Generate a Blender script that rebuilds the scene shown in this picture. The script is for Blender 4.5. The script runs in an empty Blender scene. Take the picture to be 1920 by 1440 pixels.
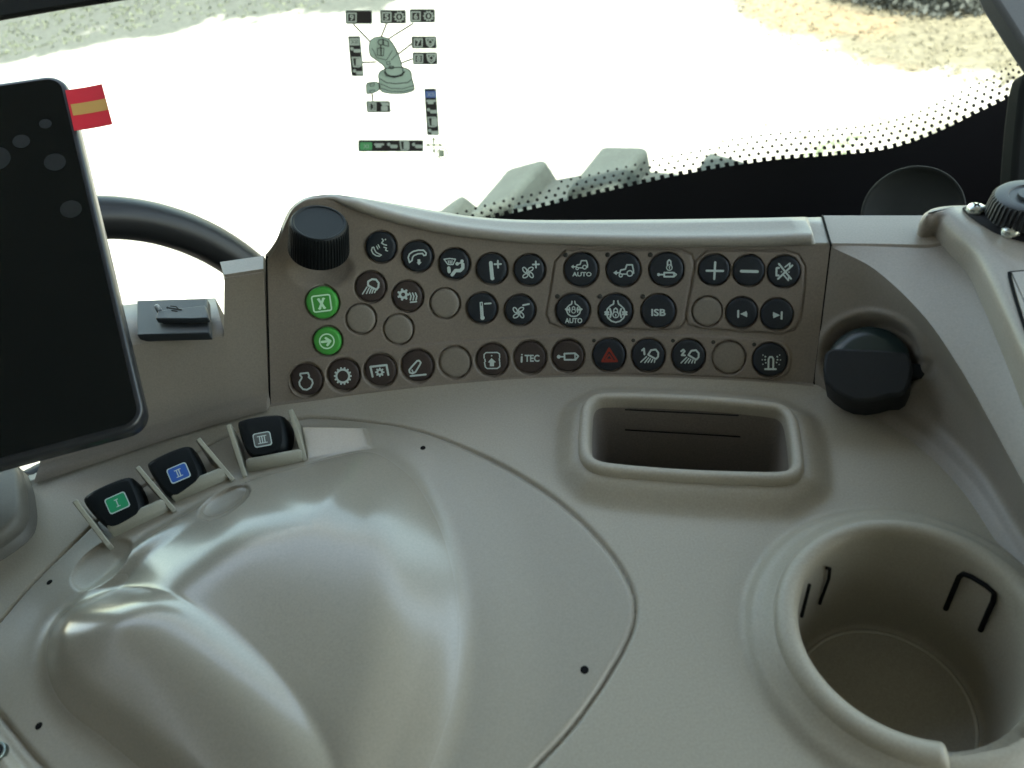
import bpy, bmesh, math, random
import numpy as np
from mathutils import Matrix, Vector
random.seed(4); rng = np.random.default_rng(4)
C = bpy.context.scene.collection
S = bpy.context.scene
# ------------------------------------------------------------------ camera
H = 0.25; FPX = 1450.0; TH = math.radians(43); RO = math.radians(-12)
O = np.array([0, 0, H])
F = np.array([0, math.cos(TH), -math.sin(TH)])
_U = np.array([0, math.sin(TH), math.cos(TH)]); _R = np.array([1., 0, 0])
R = _R*math.cos(RO)+_U*math.sin(RO); U = -_R*math.sin(RO)+_U*math.cos(RO)
cam_d = bpy.data.cameras.new('camera'); cam = bpy.data.objects.new('camera', cam_d); C.objects.link(cam)
cam_d.sensor_width = 36; cam_d.lens = 36*FPX/1920; cam_d.clip_start = 0.01; cam_d.clip_end = 400
cam.matrix_world = Matrix(((R[0], U[0], -F[0], O[0]), (R[1], U[1], -F[1], O[1]), (R[2], U[2], -F[2], O[2]), (0, 0, 0, 1)))
cam_d.dof.use_dof = True; cam_d.dof.focus_distance = 0.40; cam_d.dof.aperture_fstop = 15
S.camera = cam
# ------------------------------------------------------------------ light
SUN_EL, SUN_AZ = math.radians(58), math.radians(200)     # azimuth: from +Y towards +X; the sun stands behind the cab
w = bpy.data.worlds.new('World'); S.world = w; w.use_nodes = True
nt = w.node_tree; bg = nt.nodes['Background']; sky = nt.nodes.new('ShaderNodeTexSky'); sky.sky_type = 'NISHITA'
sky.sun_disc = False; sky.sun_elevation = SUN_EL; sky.sun_rotation = SUN_AZ; sky.dust_density = 2.0
sky_tint = nt.nodes.new('ShaderNodeMix'); sky_tint.data_type = 'RGBA'; sky_tint.blend_type = 'MULTIPLY'; sky_tint.inputs[0].default_value = 1; sky_tint.inputs[7].default_value = (1, .885, .655, 1)   # warm tint on the sky light, as a white balance
nt.links.new(sky.outputs[0], sky_tint.inputs[6]); nt.links.new(sky_tint.outputs[2], bg.inputs[0]); bg.inputs[1].default_value = 0.15
sd = bpy.data.lights.new('sun', 'SUN'); sd.energy = 2.2; sd.angle = math.radians(.5); sd.color = (1, .95, .87)
sun = bpy.data.objects.new('sun', sd); C.objects.link(sun)
sdir = Vector((math.sin(SUN_AZ)*math.cos(SUN_EL), math.cos(SUN_AZ)*math.cos(SUN_EL), math.sin(SUN_EL)))
sun.rotation_euler = sdir.to_track_quat('Z', 'Y').to_euler()
S.view_settings.view_transform = 'Standard'; S.view_settings.look = 'None'; S.view_settings.gamma = 1
S.view_settings.exposure = 3.38
S.cycles.use_denoising = True; S.cycles.max_bounces = 10; S.cycles.diffuse_bounces = 5
S.cycles.transparent_max_bounces = 16

# ------------------------------------------------------------------ geometry helpers
def rays(p):
    p = np.atleast_2d(np.asarray(p, float))[:, :2]
    return F+((p[:, :1]-960)/FPX)*R+((720-p[:, 1:2])/FPX)*U
def onz(p, z=0.0):
    d = rays(p); z = np.asarray(z, float)
    k = (z-H)/d[:, 2]
    return O+d*k[:, None]
def atd(p, dep):
    return O+rays(p)*np.asarray(dep, float).reshape(-1, 1)
def onplane(p, q, n):
    d = rays(p); k = ((q-O)@n)/(d@n); return O+d*k[:, None]
def proj(P):
    v = np.asarray(P)-O; return np.stack([960+FPX*(v@R)/(v@F), 720-FPX*(v@U)/(v@F)], -1)
def nrm(v): v = np.asarray(v, float); return v/np.linalg.norm(v)
def spline(P, n, closed=False):
    P = np.asarray(P, float)
    if closed: Q = np.vstack([P[-1], P, P[0], P[1]])
    else: Q = np.vstack([2*P[0]-P[1], P, 2*P[-1]-P[-2]])
    m = len(Q)-3
    d = np.linalg.norm(np.diff(Q[1:-1], axis=0), axis=1); cum = np.r_[0, np.cumsum(d)]; cum /= cum[-1]
    t = np.linspace(0, 1, n, endpoint=not closed)
    i = np.clip(np.searchsorted(cum, t, side='right')-1, 0, m-1)
    u = ((t-cum[i])/(cum[i+1]-cum[i]))[:, None]
    a, b, c, e = Q[i], Q[i+1], Q[i+2], Q[i+3]
    return .5*(2*b+(c-a)*u+(2*a-5*b+4*c-e)*u**2+(3*b-a-3*c+e)*u**3)
def chaikin(P, k=3, closed=True):
    P = np.asarray(P, float)
    for _ in range(k):
        Qn = np.roll(P, -1, 0); P = np.stack([.75*P+.25*Qn, .25*P+.75*Qn], 1).reshape(-1, P.shape[1])
    return P
def resample(P, n):
    P = np.vstack([P, P[:1]]); d = np.r_[0, np.cumsum(np.linalg.norm(np.diff(P, axis=0), axis=1))]
    t = np.linspace(0, d[-1], n, endpoint=False)
    return np.stack([np.interp(t, d, P[:, k]) for k in range(P.shape[1])], 1)
def seg_dist(X, Y, poly, closed):
    n = len(poly); best = np.full(X.shape, 1e9)
    for i in range(n if closed else n-1):
        a = poly[i]; b = poly[(i+1) % n]; e = b-a; L = e@e+1e-18
        t = np.clip(((X-a[0])*e[0]+(Y-a[1])*e[1])/L, 0, 1)
        best = np.minimum(best, (X-a[0]-t*e[0])**2+(Y-a[1]-t*e[1])**2)
    return np.sqrt(best)
def inside(X, Y, poly):
    c = np.zeros(X.shape, bool); n = len(poly)
    for i in range(n):
        a = poly[i]; b = poly[(i+1) % n]
        if a[1] == b[1]: continue
        c ^= ((a[1] > Y) != (b[1] > Y)) & (X < (b[0]-a[0])*(Y-a[1])/(b[1]-a[1])+a[0])
    return c
def sdf(X, Y, poly):      # positive inside
    poly = np.asarray(poly)[:, :2]; d = seg_dist(X, Y, poly, True)
    return np.where(inside(X, Y, poly), d, -d)
def sstep(x, a, b): t = np.clip((x-a)/(b-a), 0, 1); return t*t*(3-2*t)
# ------------------------------------------------------------------ objects
PM = {}
def thing(name, label, cat, loc, group=None):
    o = bpy.data.objects.new(name, None); C.objects.link(o); o.empty_display_size = .02
    o.location = loc; PM[o.name] = Matrix.Translation(Vector(loc)); o['label'] = label; o['category'] = cat
    if group: o['group'] = group
    return o
def link(name, me, parent=None, M=None, label=None):
    o = bpy.data.objects.new(name, me); C.objects.link(o); M = M or Matrix.Identity(4)
    if parent:
        o.parent = parent; o.matrix_parent_inverse = PM[parent.name].inverted()
    o.matrix_basis = M; PM[o.name] = M
    if label: o['label'] = label
    return o
def mk(name, V, Fc, mat, parent=None, smooth=True, M=None, label=None, bevel=0, seg=2, auto=None):
    me = bpy.data.meshes.new(name); V = np.asarray(V, float)
    if isinstance(Fc, np.ndarray):
        me.vertices.add(len(V)); me.vertices.foreach_set('co', V.ravel())
        k = Fc.shape[1]; me.loops.add(Fc.size); me.loops.foreach_set('vertex_index', Fc.ravel().astype(np.int32))
        me.polygons.add(len(Fc)); me.polygons.foreach_set('loop_start', np.arange(0, Fc.size, k, dtype=np.int32))
        me.update(calc_edges=True); me.validate()
    else:
        me.from_pydata([tuple(v) for v in V], [], [tuple(int(i) for i in f) for f in Fc]); me.update()
    me.materials.append(mat)
    me.polygons.foreach_set('use_smooth', [smooth]*len(me.polygons))
    if auto is not None: me.set_sharp_from_angle(angle=math.radians(auto))
    o = link(name, me, parent, M, label)
    if bevel:
        b = o.modifiers.new('b', 'BEVEL'); b.width = bevel; b.segments = seg; b.limit_method = 'ANGLE'; b.angle_limit = math.radians(35)
        b.harden_normals = False
        o.data.polygons.foreach_set('use_smooth', [True]*len(me.polygons)); o.data.set_sharp_from_angle(angle=math.radians(50))
    return o
def gridfaces(n, m, wrap=False):     # n rows, m cols
    i, j = np.meshgrid(np.arange(n-1), np.arange(m if wrap else m-1), indexing='ij'); j2 = (j+1) % m
    return np.stack([i*m+j, i*m+j2, (i+1)*m+j2, (i+1)*m+j], -1).reshape(-1, 4)
def slab(pts, off):                  # polygon + offset vector(s) -> closed prism
    P = np.asarray(pts); n = len(P); V = np.vstack([P, P+off])
    return V, [list(range(n))]+[list(range(2*n-1, n-1, -1))]+[[(i+1) % n, i, n+i, n+(i+1) % n] for i in range(n)]
def tube(P, r, n=10, closed=False, ref=None):
    P = np.asarray(P, float); m = len(P); V = []
    T = np.gradient(P, axis=0) if not closed else (np.roll(P, -1, 0)-np.roll(P, 1, 0))
    T /= np.linalg.norm(T, axis=1)[:, None]+1e-12
    a = nrm(np.cross(T[0], ref if ref is not None else (0.3, .2, 1)))
    rr = np.broadcast_to(r, (m,))
    for k in range(m):
        a = nrm(a-T[k]*(a@T[k])); b = np.cross(T[k], a)
        for q in range(n):
            an = 2*math.pi*q/n; V.append(P[k]+rr[k]*(a*math.cos(an)+b*math.sin(an)))
    Fc = []
    for k in range(m if closed else m-1):
        k2 = (k+1) % m
        for q in range(n): Fc.append([k*n+q, k*n+(q+1) % n, k2*n+(q+1) % n, k2*n+q])
    if not closed: Fc += [list(range(n))[::-1], [(m-1)*n+q for q in range(n)]]
    return V, Fc
def frame(c, z, x=None):
    z = nrm(z); x = nrm(np.cross(U, z)) if x is None else nrm(x-z*(x@z)); y = np.cross(z, x)
    return Matrix(((x[0], y[0], z[0], c[0]), (x[1], y[1], z[1], c[1]), (x[2], y[2], z[2], c[2]), (0, 0, 0, 1)))
def lathe(prof, n=48, ribs=0, rib=None):   # prof: (r,z,[ribbed])
    V = []; m = len(prof)
    for p in prof:
        for q in range(n):
            a = 2*math.pi*q/n; r = p[0]
            if ribs and len(p) > 2: r += rib*(1 if math.cos(a*ribs) > 0 else -1)*.5
            V.append((r*math.cos(a), r*math.sin(a), p[1]))
    Fc = [list(f) for f in gridfaces(m, n, True)]
    if prof[-1][0] > 1e-6: Fc.append([(m-1)*n+q for q in range(n)])
    if prof[0][0] > 1e-6: Fc.append([q for q in range(n)][::-1])
    return V, Fc
def join(parts):
    V = []; Fc = []
    for v, f in parts:
        k = len(V); V += [tuple(x) for x in v]; Fc += [[i+k for i in g] for g in f]
    return V, Fc
# ------------------------------------------------------------------ materials
def mat(name, col, rough=.5, spec=.5, metal=0, coat=0, grain=0.0, gscale=1250, bump=0.0, bscale=2500, blot=0.0, tint=None):
    m = bpy.data.materials.new(name); m.use_nodes = True; t = m.node_tree; b = t.nodes['Principled BSDF']
    b.inputs['Base Color'].default_value = (*col, 1); b.inputs['Roughness'].default_value = rough
    b.inputs['Specular IOR Level'].default_value = spec; b.inputs['Metallic'].default_value = metal
    b.inputs['Coat Weight'].default_value = coat; b.inputs['Coat Roughness'].default_value = .15
    tc = t.nodes.new('ShaderNodeTexCoord')
    src = None
    if grain or blot:
        n1 = t.nodes.new('ShaderNodeTexNoise'); n1.inputs['Scale'].default_value = gscale; n1.inputs['Detail'].default_value = 2
        n2 = t.nodes.new('ShaderNodeTexNoise'); n2.inputs['Scale'].default_value = 14; n2.inputs['Detail'].default_value = 5
        t.links.new(tc.outputs['Object'], n1.inputs['Vector']); t.links.new(tc.outputs['Object'], n2.inputs['Vector'])
        r1 = t.nodes.new('ShaderNodeMapRange'); r1.inputs[1].default_value = .25; r1.inputs[2].default_value = .75
        r1.inputs[3].default_value = 1-grain; r1.inputs[4].default_value = 1+grain; t.links.new(n1.outputs[0], r1.inputs[0])
        r2 = t.nodes.new('ShaderNodeMapRange'); r2.inputs[1].default_value = .3; r2.inputs[2].default_value = .7
        r2.inputs[3].default_value = 1-blot; r2.inputs[4].default_value = 1+blot; t.links.new(n2.outputs[0], r2.inputs[0])
        mu = t.nodes.new('ShaderNodeMath'); mu.operation = 'MULTIPLY'; t.links.new(r1.outputs[0], mu.inputs[0]); t.links.new(r2.outputs[0], mu.inputs[1])
        vm = t.nodes.new('ShaderNodeVectorMath'); vm.operation = 'SCALE'; vm.inputs[0].default_value = col
        t.links.new(mu.outputs[0], vm.inputs['Scale']); t.links.new(vm.outputs[0], b.inputs['Base Color'])
        r3 = t.nodes.new('ShaderNodeMapRange'); r3.inputs[1].default_value = .3; r3.inputs[2].default_value = .7
        r3.inputs[3].default_value = rough*.97; r3.inputs[4].default_value = min(1, rough*1.03); t.links.new(n2.outputs[0], r3.inputs[0])
        t.links.new(r3.outputs[0], b.inputs['Roughness'])
    if bump:
        n = t.nodes.new('ShaderNodeTexNoise'); n.inputs['Scale'].default_value = bscale; n.inputs['Detail'].default_value = 1
        bp = t.nodes.new('ShaderNodeBump'); bp.inputs['Strength'].default_value = bump; bp.inputs['Distance'].default_value = .0002
        t.links.new(tc.outputs['Object'], n.inputs['Vector']); t.links.new(n.outputs[0], bp.inputs['Height']); t.links.new(bp.outputs[0], b.inputs['Normal'])
    return m
BE = (.338, .306, .244)
M_top = mat('console_plastic', BE, .42, .5, grain=.10, bump=.25)
M_palm = mat('palm_plastic', (.29, .262, .21), .22, .6, grain=.08, bump=.04, coat=.6)
def polish(m, z0, z1, r0, r1, c1):
    t = m.node_tree; b = t.nodes['Principled BSDF']; tc = t.nodes.new('ShaderNodeTexCoord'); sp = t.nodes.new('ShaderNodeSeparateXYZ'); t.links.new(tc.outputs['Object'], sp.inputs[0])
    for k in list(b.inputs['Roughness'].links): t.links.remove(k)
    for nm, a, c in (('Roughness', r0, r1), ('Coat Weight', 0, c1)):
        r = t.nodes.new('ShaderNodeMapRange'); r.interpolation_type = 'SMOOTHSTEP'; r.inputs[1].default_value = z0; r.inputs[2].default_value = z1; r.inputs[3].default_value = a; r.inputs[4].default_value = c
        t.links.new(sp.outputs[2], r.inputs[0]); t.links.new(r.outputs[0], b.inputs[nm])
polish(M_palm, .0015, .008, .42, .24, .55)
M_panel = mat('panel_plastic', (.222, .190, .158), .5, .4, grain=.12, bump=.25, blot=.03)
M_trim = mat('trim_plastic', (.235, .206, .172), .36, .5, grain=.10, bump=.25, blot=.02)
M_light = mat('lever_guard_plastic', (.30, .29, .23), .4, .5, grain=.06)
M_rail = mat('rail_plastic', (.27, .250, .212), .33, .5, grain=.08, bump=.15)
M_blk = mat('black_plastic', (.006, .008, .009), .5, .18, grain=.15, bump=.15)
M_blk2 = mat('black_rubber', (.010, .012, .014), .6, .4, grain=.15, bump=.2)
M_btn = mat('button_black', (.012, .017, .024), .5, .45, grain=.25)
M_brn = mat('button_brown', (.042, .030, .027), .5, .45, grain=.2)
M_blank = mat('button_blank', (.225, .200, .168), .5, .4, grain=.1)
M_grn = mat('button_green', (.055, .33, .05), .45, .5, grain=.08)
M_ico = mat('icon_white', (.54, .64, .62), .6, .3)
M_icog = mat('icon_pale_green', (.60, .90, .65), .6, .3)
M_icor = mat('icon_red', (.25, .035, .022), .6, .3)
M_dark = mat('gap_black', (.006, .006, .006), .8, .1)
M_led = mat('led_dark', (.022, .022, .018), .4, .5)
M_frit = mat('frit_black', (.004, .004, .005), .35, .3)
M_screw = mat('screw_zinc', (.62, .66, .62), .25, .5, metal=.9)
M_steel = mat('plate_metal', (.07, .08, .08), .4, .5, metal=.8)
# ------------------------------------------------------------------ control panel base surface (ruled)
DIR = nrm(F+(-212/FPX)*R-(6280/FPX)*U)
Bpx = [(-330, 1010), (-100, 962), (60, 905), (200, 858), (330, 815), (430, 786), (508, 765), (600, 752), (700, 738), (850, 722), (1000, 711), (1150, 708), (1300, 712), (1420, 718), (1525, 727), (1640, 742)]
BW = spline(onz(Bpx, 0), 400)
e1 = nrm(np.cross(DIR, F)); e2 = np.cross(DIR, e1)
B2 = np.stack([BW@e1, BW@e2], 1); O2 = np.array([O@e1, O@e2])
def hit(p, off=0.0):
    p = np.atleast_2d(np.asarray(p, float)); out = np.zeros((len(p), 3)); nn = np.zeros((len(p), 3))
    for s in range(0, len(p), 20000):
        d = rays(p[s:s+20000]); d2 = np.stack([d@e1, d@e2], 1)
        cr = d2[:, 0][:, None]*(B2[:, 1]-O2[1])[None]-d2[:, 1][:, None]*(B2[:, 0]-O2[0])[None]
        sg = (cr[:, :-1]*cr[:, 1:] <= 0); i = sg.argmax(1); r = np.arange(len(d))
        a = cr[r, i]; b = cr[r, i+1]; u = a/(a-b+1e-15)
        q = B2[i]*(1-u)[:, None]+B2[i+1]*u[:, None]
        k = ((q-O2)*d2).sum(1)/(d2*d2).sum(1)
        out[s:s+20000] = O+d*k[:, None]
        im = np.clip(i-4, 0, len(BW)-1); ip = np.clip(i+5, 0, len(BW)-1)
        tg = BW[ip]-BW[im]; n = np.cross(tg, DIR); n /= np.linalg.norm(n, axis=1)[:, None]
        n *= -np.sign((n*d).sum(1))[:, None]; nn[s:s+20000] = n
    o = out+nn*np.asarray(off, float).reshape(-1, 1)
    return o, nn
def rrect(x0, y0, x1, y1, r, skew=0, n=5):
    P = []
    for cx, cy, a0 in ((x1-r, y0+r, -90), (x1-r, y1-r, 0), (x0+r, y1-r, 90), (x0+r, y0+r, 180)):
        for k in range(n+1):
            a = math.radians(a0+90*k/n); P.append((cx+r*math.cos(a), cy+r*math.sin(a)))
    return np.array(P)
console = thing('armrest_console', 'beige brown moulded armrest console with rows of round buttons, cup holder and storage pocket', 'console', (0.05, .2, -.1))
BT = [  # x, y, r, material, kind, label
 (714.4,462.8,28,'k','voice','black button with a handset and speaking face'),(782.8,480.6,28,'k','phone','black button with a hang-up handset'),
 (852.2,494.4,28,'k','seat','black button with seated figure and windscreen'),(922.5,503.8,28,'k','tplus','black button with thermometer and plus'),
 (992.8,505.9,28,'k','fplus','black button with fan and plus'),(694.7,537.8,28,'b','light','brown button with work light'),
 (764,555.4,28,'b','heat','brown button with gear and heat waves'),(833.8,568.7,27,'n','', 'blank beige button right of the gear and heat button'),
 (903.8,577.5,27.5,'k','tminus','black button with thermometer and minus'),(975,581.3,27.5,'k','fminus','black button with fan and minus'),
 (676.5,597.9,27,'n','','blank beige button right of the green buttons'),(746.9,617.2,27,'n','','lowest blank beige button of the upper left cluster'),
 (604.4,567.4,30,'g','xbox','green button with boxed X'),(614.2,639.2,26,'g','arrow','green button with circled arrow'),
 (575,711.6,30,'b','engine','brown button with engine outline'),(644.6,702.2,30,'b','gear','brown button with toothed gear'),
 (713.4,693.8,30,'b','pto','brown button with shaft under a bracket'),(782.8,685.3,30,'b','lever','brown button with tilted lever'),
 (853,678.8,29,'n','','blank beige button in the bottom row beside the lever button'),(923,674,30,'b','boxarrow','brown button with boxed up arrow'),
 (993.8,669.6,30,'b','itec','brown button with four letters'),(1064.9,666.7,30,'b','cyl','brown button with hydraulic cylinder'),
 (1142,665,30,'k','hazard','black hazard button with red triangle'),(1215.6,665.7,30,'k','l1','black button with work light and number 1'),
 (1290.8,666.7,30,'k','l2','black button with work light and number 2'),(1366.5,669.8,30,'n','','blank beige button beside the beacon button'),
 (1443.5,674.2,31,'k','beacon','black button with flashing beacon'),(1089.8,505.4,31,'k','autotractor','black button with tractor above AUTO'),
 (1168.9,505,31,'k','tractor','black button with tractor only'),(1249.6,505,31,'k','lockcyl','black button with padlock over cylinder'),
 (1074,582.5,31,'k','autodiff','black button with axle lock above AUTO'),(1154,582.5,31,'k','diff','black button with large axle lock'),
 (1234.3,583.2,31,'k','isb','black button with three letters'),(1339,505.5,28,'k','plus','black button with plus sign'),
 (1403.7,506.9,28,'k','minus','black button with minus sign'),(1469.6,508.7,29,'k','mute','black mute button with crossed speaker'),
 (1325.8,584,27,'n','','blank beige button under the plus button'),(1390.5,586,28,'k','prev','black previous-track button'),(1456.4,589,28.5,'k','next','black next-track button')]
LED = [(1060.3,477.9),(1139.5,477.6),(1219.4,477.6),(1045.4,555.5),(1124.9,555.5),(1205.5,556.1),(1114,637.9),(1187.6,637.7),(1261.9,638.3),(1337.5,640.9),(1414,645.4)]
ftx = np.array([(499,492),(512,474),(524,452),(534,425),(546,400),(560,386),(580,377),(620,375),(650,388),(700,406),(760,423),(830,438),(900,448),(1000,457),(1200,463),(1400,463),(1500,460),(1560,460)], float)
topf = spline(ftx, 400)
def ftop(x): return np.interp(x, topf[:, 0], topf[:, 1])
Bc = spline(np.array(Bpx, float), 400)
def fbot(x): return np.interp(x, Bc[:, 0], Bc[:, 1])
def ctrl_disp(X, Y):
    d = np.zeros(X.shape)
    for q_ in ([(1060,468),(1275,468),(1296,478),(1303,500),(1285,600),(1275,613),(1255,619),(1050,614),(1030,606),(1024,590),(1040,490)],
               [(1325,469),(1470,470),(1497,478),(1509,500),(1508,540),(1499,600),(1490,617),(1465,626),(1315,616),(1290,608),(1285,590),(1303,490)]):
        sq = sdf(X, Y, np.array(q_, float)); d += .0006*sstep(sq, -1, 2)-.0010*np.exp(-(sq/1.9)**2)
    lo = np.array([(545,690),(575,672),(700,655),(850,640),(1000,630),(1150,626),(1300,628),(1440,636),(1470,640),(1484,660),(1482,690),(1470,706),(1440,712),(1300,703),(1150,700),(1000,703),(850,715),(700,733),(580,748),(550,742),(540,715)], float)
    sq = sdf(X, Y, chaikin(lo, 2)); d += .0009*sstep(sq, -2, 2)
    rr = np.hypot((X-602)/1.0, (Y-505)/.62)/72
    d -= .006*np.clip(1-rr, 0, 1)**1.0*sstep(1-rr, 0, .4)
    d += .0010*sstep(fbot(X)-Y, 10, 6)*0 + .0012*sstep(6-(fbot(X)-Y), -2, 2)
    for x, y, r, *_ in BT:
        q = np.hypot(X-x, Y-y); d -= .0020*sstep(r+2.9-q, -.6, 1.0)
    return d
nu, nv = 700, 200
u = np.linspace(0, 1, nu); v = np.linspace(0, 1, nv)
xb = 508+(1525-508)*u; xt = 499+(1557-499)*u
gx = xb[None]*(1-v[:, None])+xt[None]*v[:, None]
yb = fbot(xb); yt = ftop(xt); gy = yb[None]*(1-v[:, None])+yt[None]*v[:, None]
pp = np.stack([gx.ravel(), gy.ravel()], 1)
P, N = hit(pp, ctrl_disp(pp[:, 0], pp[:, 1]))
mk('control_panel', P, gridfaces(nv, nu), M_panel, console, label='curved brown panel that carries the buttons')
Ptop = hit(np.stack([xt, yt], 1))[0]
# top rail of the panel
bk = spline(np.array([(497,478),(510,462),(521,443),(530,418),(541,395),(556,380),(578,369),(620,364),(652,367),(700,374),(760,384),(830,396),(900,406),(1000,411),(1200,410),(1400,407),(1500,405),(1543,404)], float), 400)
ub = np.linspace(0, 1, nu)
bpx = np.stack([np.interp(ub, np.linspace(0, 1, 400), bk[:, k]) for k in (0, 1)], 1)
fr = np.stack([xt, yt], 1)
lipw = sstep(xt, 600, 680)*sstep(-xt, -1528, -1520)
fz, fn = hit(fr)
rows = [fz-fn*.0001]
outv = nrm(fn.mean(0))
bulge = lipw[:, None]
upv = -DIR
r1 = fz+fn*(.0022*bulge)+upv*.0003
r2 = fz+fn*(.0034*bulge)+upv*(.0016*bulge+.0004)
r3 = fz+fn*(.0026*bulge)+upv*(.0034*bulge+.0008)
r4 = fz+fn*(.0006*bulge-.0008)+upv*(.0042*bulge+.0012)
zt = r4[:, 2]
ksm = np.ones(41)/41; zts = np.convolve(np.pad(zt, 20, 'edge'), ksm, 'valid')
bx = onz(np.stack([np.interp(ub, (bpx[:, 0]-bpx[0, 0])/(bpx[-1, 0]-bpx[0, 0]), bpx[:, k]) for k in (0, 1)], 1), zts+.0005)
mid = [r4*(1-k)+bx*k for k in (.33, .66, .94)]
bx2 = bx.copy(); bx2[:, 2] -= .0012
bdn = bx+np.array([0, .002, -.06])
V = np.vstack([rows[0], r1, r2, r3, r4, *mid, bx2+(bx-r4)*.02, bdn])
mk('top_rail', V, gridfaces(10, nu), M_rail, console, label='pale rail along the top edge of the panel')
# rail end cap
# ------------------------------------------------------------------ left trim block (same ruled surface)
def wallpiece(name, xs, top, z_back, backpx, label=None, m=M_trim, ny=60):
    xs = np.array(xs, float); n = 90
    X0 = np.linspace(xs[0], xs[1], n); tx = np.linspace(top[0][0], top[-1][0], n)
    ty = np.interp(tx, [t[0] for t in top], [t[1] for t in top]); by = fbot(X0)
    vv = np.linspace(0, 1, ny)[:, None]
    gx = X0*(1-vv)+tx*vv; gy = by*(1-vv)+ty*vv; pp = np.stack([gx.ravel(), gy.ravel()], 1)
    hb = (by[None]*np.ones((ny, 1))).ravel()-pp[:, 1]
    d = .004*sstep(-hb, -34, -8)
    P, N = hit(pp, d); top3 = P[-n:].copy(); z = top3[:, 2]
    bxp = np.linspace(backpx[0][0], backpx[-1][0], n); byp = np.interp(bxp, [t[0] for t in backpx], [t[1] for t in backpx])
    bk3 = onz(np.stack([bxp, byp], 1), z+.0006)
    dirb = bk3-top3
    P[-n:] = top3
    V = np.vstack([P[:-n], top3-np.array([0, 0, .0008]), top3+dirb*.04+np.array([0, 0, .0003]), bk3-dirb*.05, bk3-np.array([0, 0, .001]), bk3+np.array([0, 0.001, -.07])])
    # side caps
    rws = ny-1+5; G = np.arange(rws*n).reshape(rws, n)
    Fc = [list(f) for f in gridfaces(rws, n)]
    Fc.append(list(G[:, 0])); Fc.append(list(G[::-1, -1]))
    return mk(name, V, Fc, m, console, label=label, auto=40)
wallpiece('left_trim', (418, 504), [(421, 517), (494, 506)], 0, [(412, 490), (494, 478)], 'tall trim block left of the button panel')
wallpiece('left_trim', (70, 418), [(105, 655), (250, 643), (300, 636), (422, 628)], 0, [(95, 580), (240, 568), (300, 562), (402, 556)], 'low ledge trim that carries the rubber socket cover')
# dark gap backing
for a, b in (((499.5, 480), (506.5, 766)), ((1558, 460), (1525.5, 727))):
    pts = np.linspace(a, b, 20); Pq, Nq = hit(pts, -.0004)
    mk('panel_gap', *tube(Pq, .0006, 6), M_dark, console)
pq = np.linspace((1542, 404), (1558, 460), 12); zz = np.interp(pq[:, 1], [404, 460], [zts[-1], zts[-1]])
mk('panel_gap', *tube(onz(pq, zz+.0006), .0005, 6), M_dark, console)
pq = np.linspace((497, 478), (499.5, 506), 8)
# ------------------------------------------------------------------ buttons
def plane_at(c, n):
    return lambda p: onplane(p, c, n)
prof_cache = {}
def button_mesh(kind):
    m = dict(k=M_btn, b=M_brn, n=M_blank, g=M_grn)[kind]
    top = .0016 if kind in 'kg' else (.0006 if kind == 'n' else .0008)
    n = 40; Fc0 = [(1, -.003), (1, top-.0010), (.975, top-.0005), (.92, top-.0002), (.82, top-.00005), (.5, top), (0.001, top)]
    return m, top, Fc0
ICONS = {}
def ic(kind, s, ox, oy, strokes=(), fills=(), dots=(), rings=(), texts=(), m=None):
    ICONS[kind] = (s, ox, oy, strokes, fills, dots, rings, texts, m or M_ico)
c6 = (5.333, 660, 420); c7 = (5.333, 540, 600); b1 = (7.385, 1040, 460); b2 = (8.727, 1300, 470); b3 = (6.857, 880, 620); b4 = (4.923, 1110, 620); b5 = (7.385, 560, 520)
ic('voice', *c6, strokes=[([(203,235),(194,262),(210,295),(240,316),(275,322),(294,310),(272,300),(242,284),(225,255),(218,232),(203,235)],9),([(246,222),(260,250)],8),([(262,208),(276,236)],8),([(302,150),(314,166),(296,190),(320,205),(345,212)],10),([(320,232),(344,240),(336,262),(356,270)],9)], dots=[(335,155,8)])
ic('phone', *c6, strokes=[([(562,335),(575,300),(610,275),(660,262),(715,262),(742,290),(738,312),(718,315),(705,295),(660,298),(620,315),(605,335),(600,365),(575,385),(562,335)],11)], fills=[[(655,352),(682,352),(684,378),(696,382),(670,412),(646,384),(656,380)]])
ic('seat', *c6, strokes=[([(920,352),(980,345),(1035,352),(1010,405),(960,405),(920,352)],9),([(962,368),(968,392)],8),([(980,366),(984,392)],8),([(1000,366),(998,392)],8),([(1108,402),(1108,440),(1082,466),(1035,465),(1002,508)],26),([(1060,395),(1090,388)],12),([(968,440),(972,476)],26)], dots=[(1100,372,17),(1052,398,18)])
ic('tplus', *c6, strokes=[([(1388,388),(1402,540)],28),([(1425,402),(1490,400)],14),([(1458,368),(1461,436)],14)], dots=[(1404,542,20)])
ic('fplus', *c6, rings=[(1725,445,26,10),(1800,452,26,10),(1718,520,26,10),(1790,530,26,10)], strokes=[([(1808,405),(1870,403)],13),([(1838,375),(1840,436)],13)], dots=[(1760,485,9)])
ic('light', *c6, strokes=[([(160,612),(162,575),(200,552),(240,555),(268,590),(264,632),(245,656),(200,635),(160,612)],15),([(150,630),(105,700)],10),([(172,640),(145,694)],10),([(192,648),(175,692)],10),([(212,655),(200,690)],10),([(236,665),(226,686)],10)])
ic('heat', *c6, rings=[(512,705,32,24)], dots=[(512+50*math.cos(a),705+50*math.sin(a),12) for a in np.arange(0,6.2,math.pi/3.5)], strokes=[([(x,690),(x+14,722),(x+6,760)],11) for x in (577,605,634)]+[([(585,782),(645,776)],12)])
ic('tminus', *c6, strokes=[([(1282,785),(1290,925)],8),([(1302,783),(1312,925)],8),([(1282,785),(1302,783)],8),([(1328,797),(1388,793)],13),([(1294,820),(1302,930)],7)], dots=[(1305,938,22)])
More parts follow.
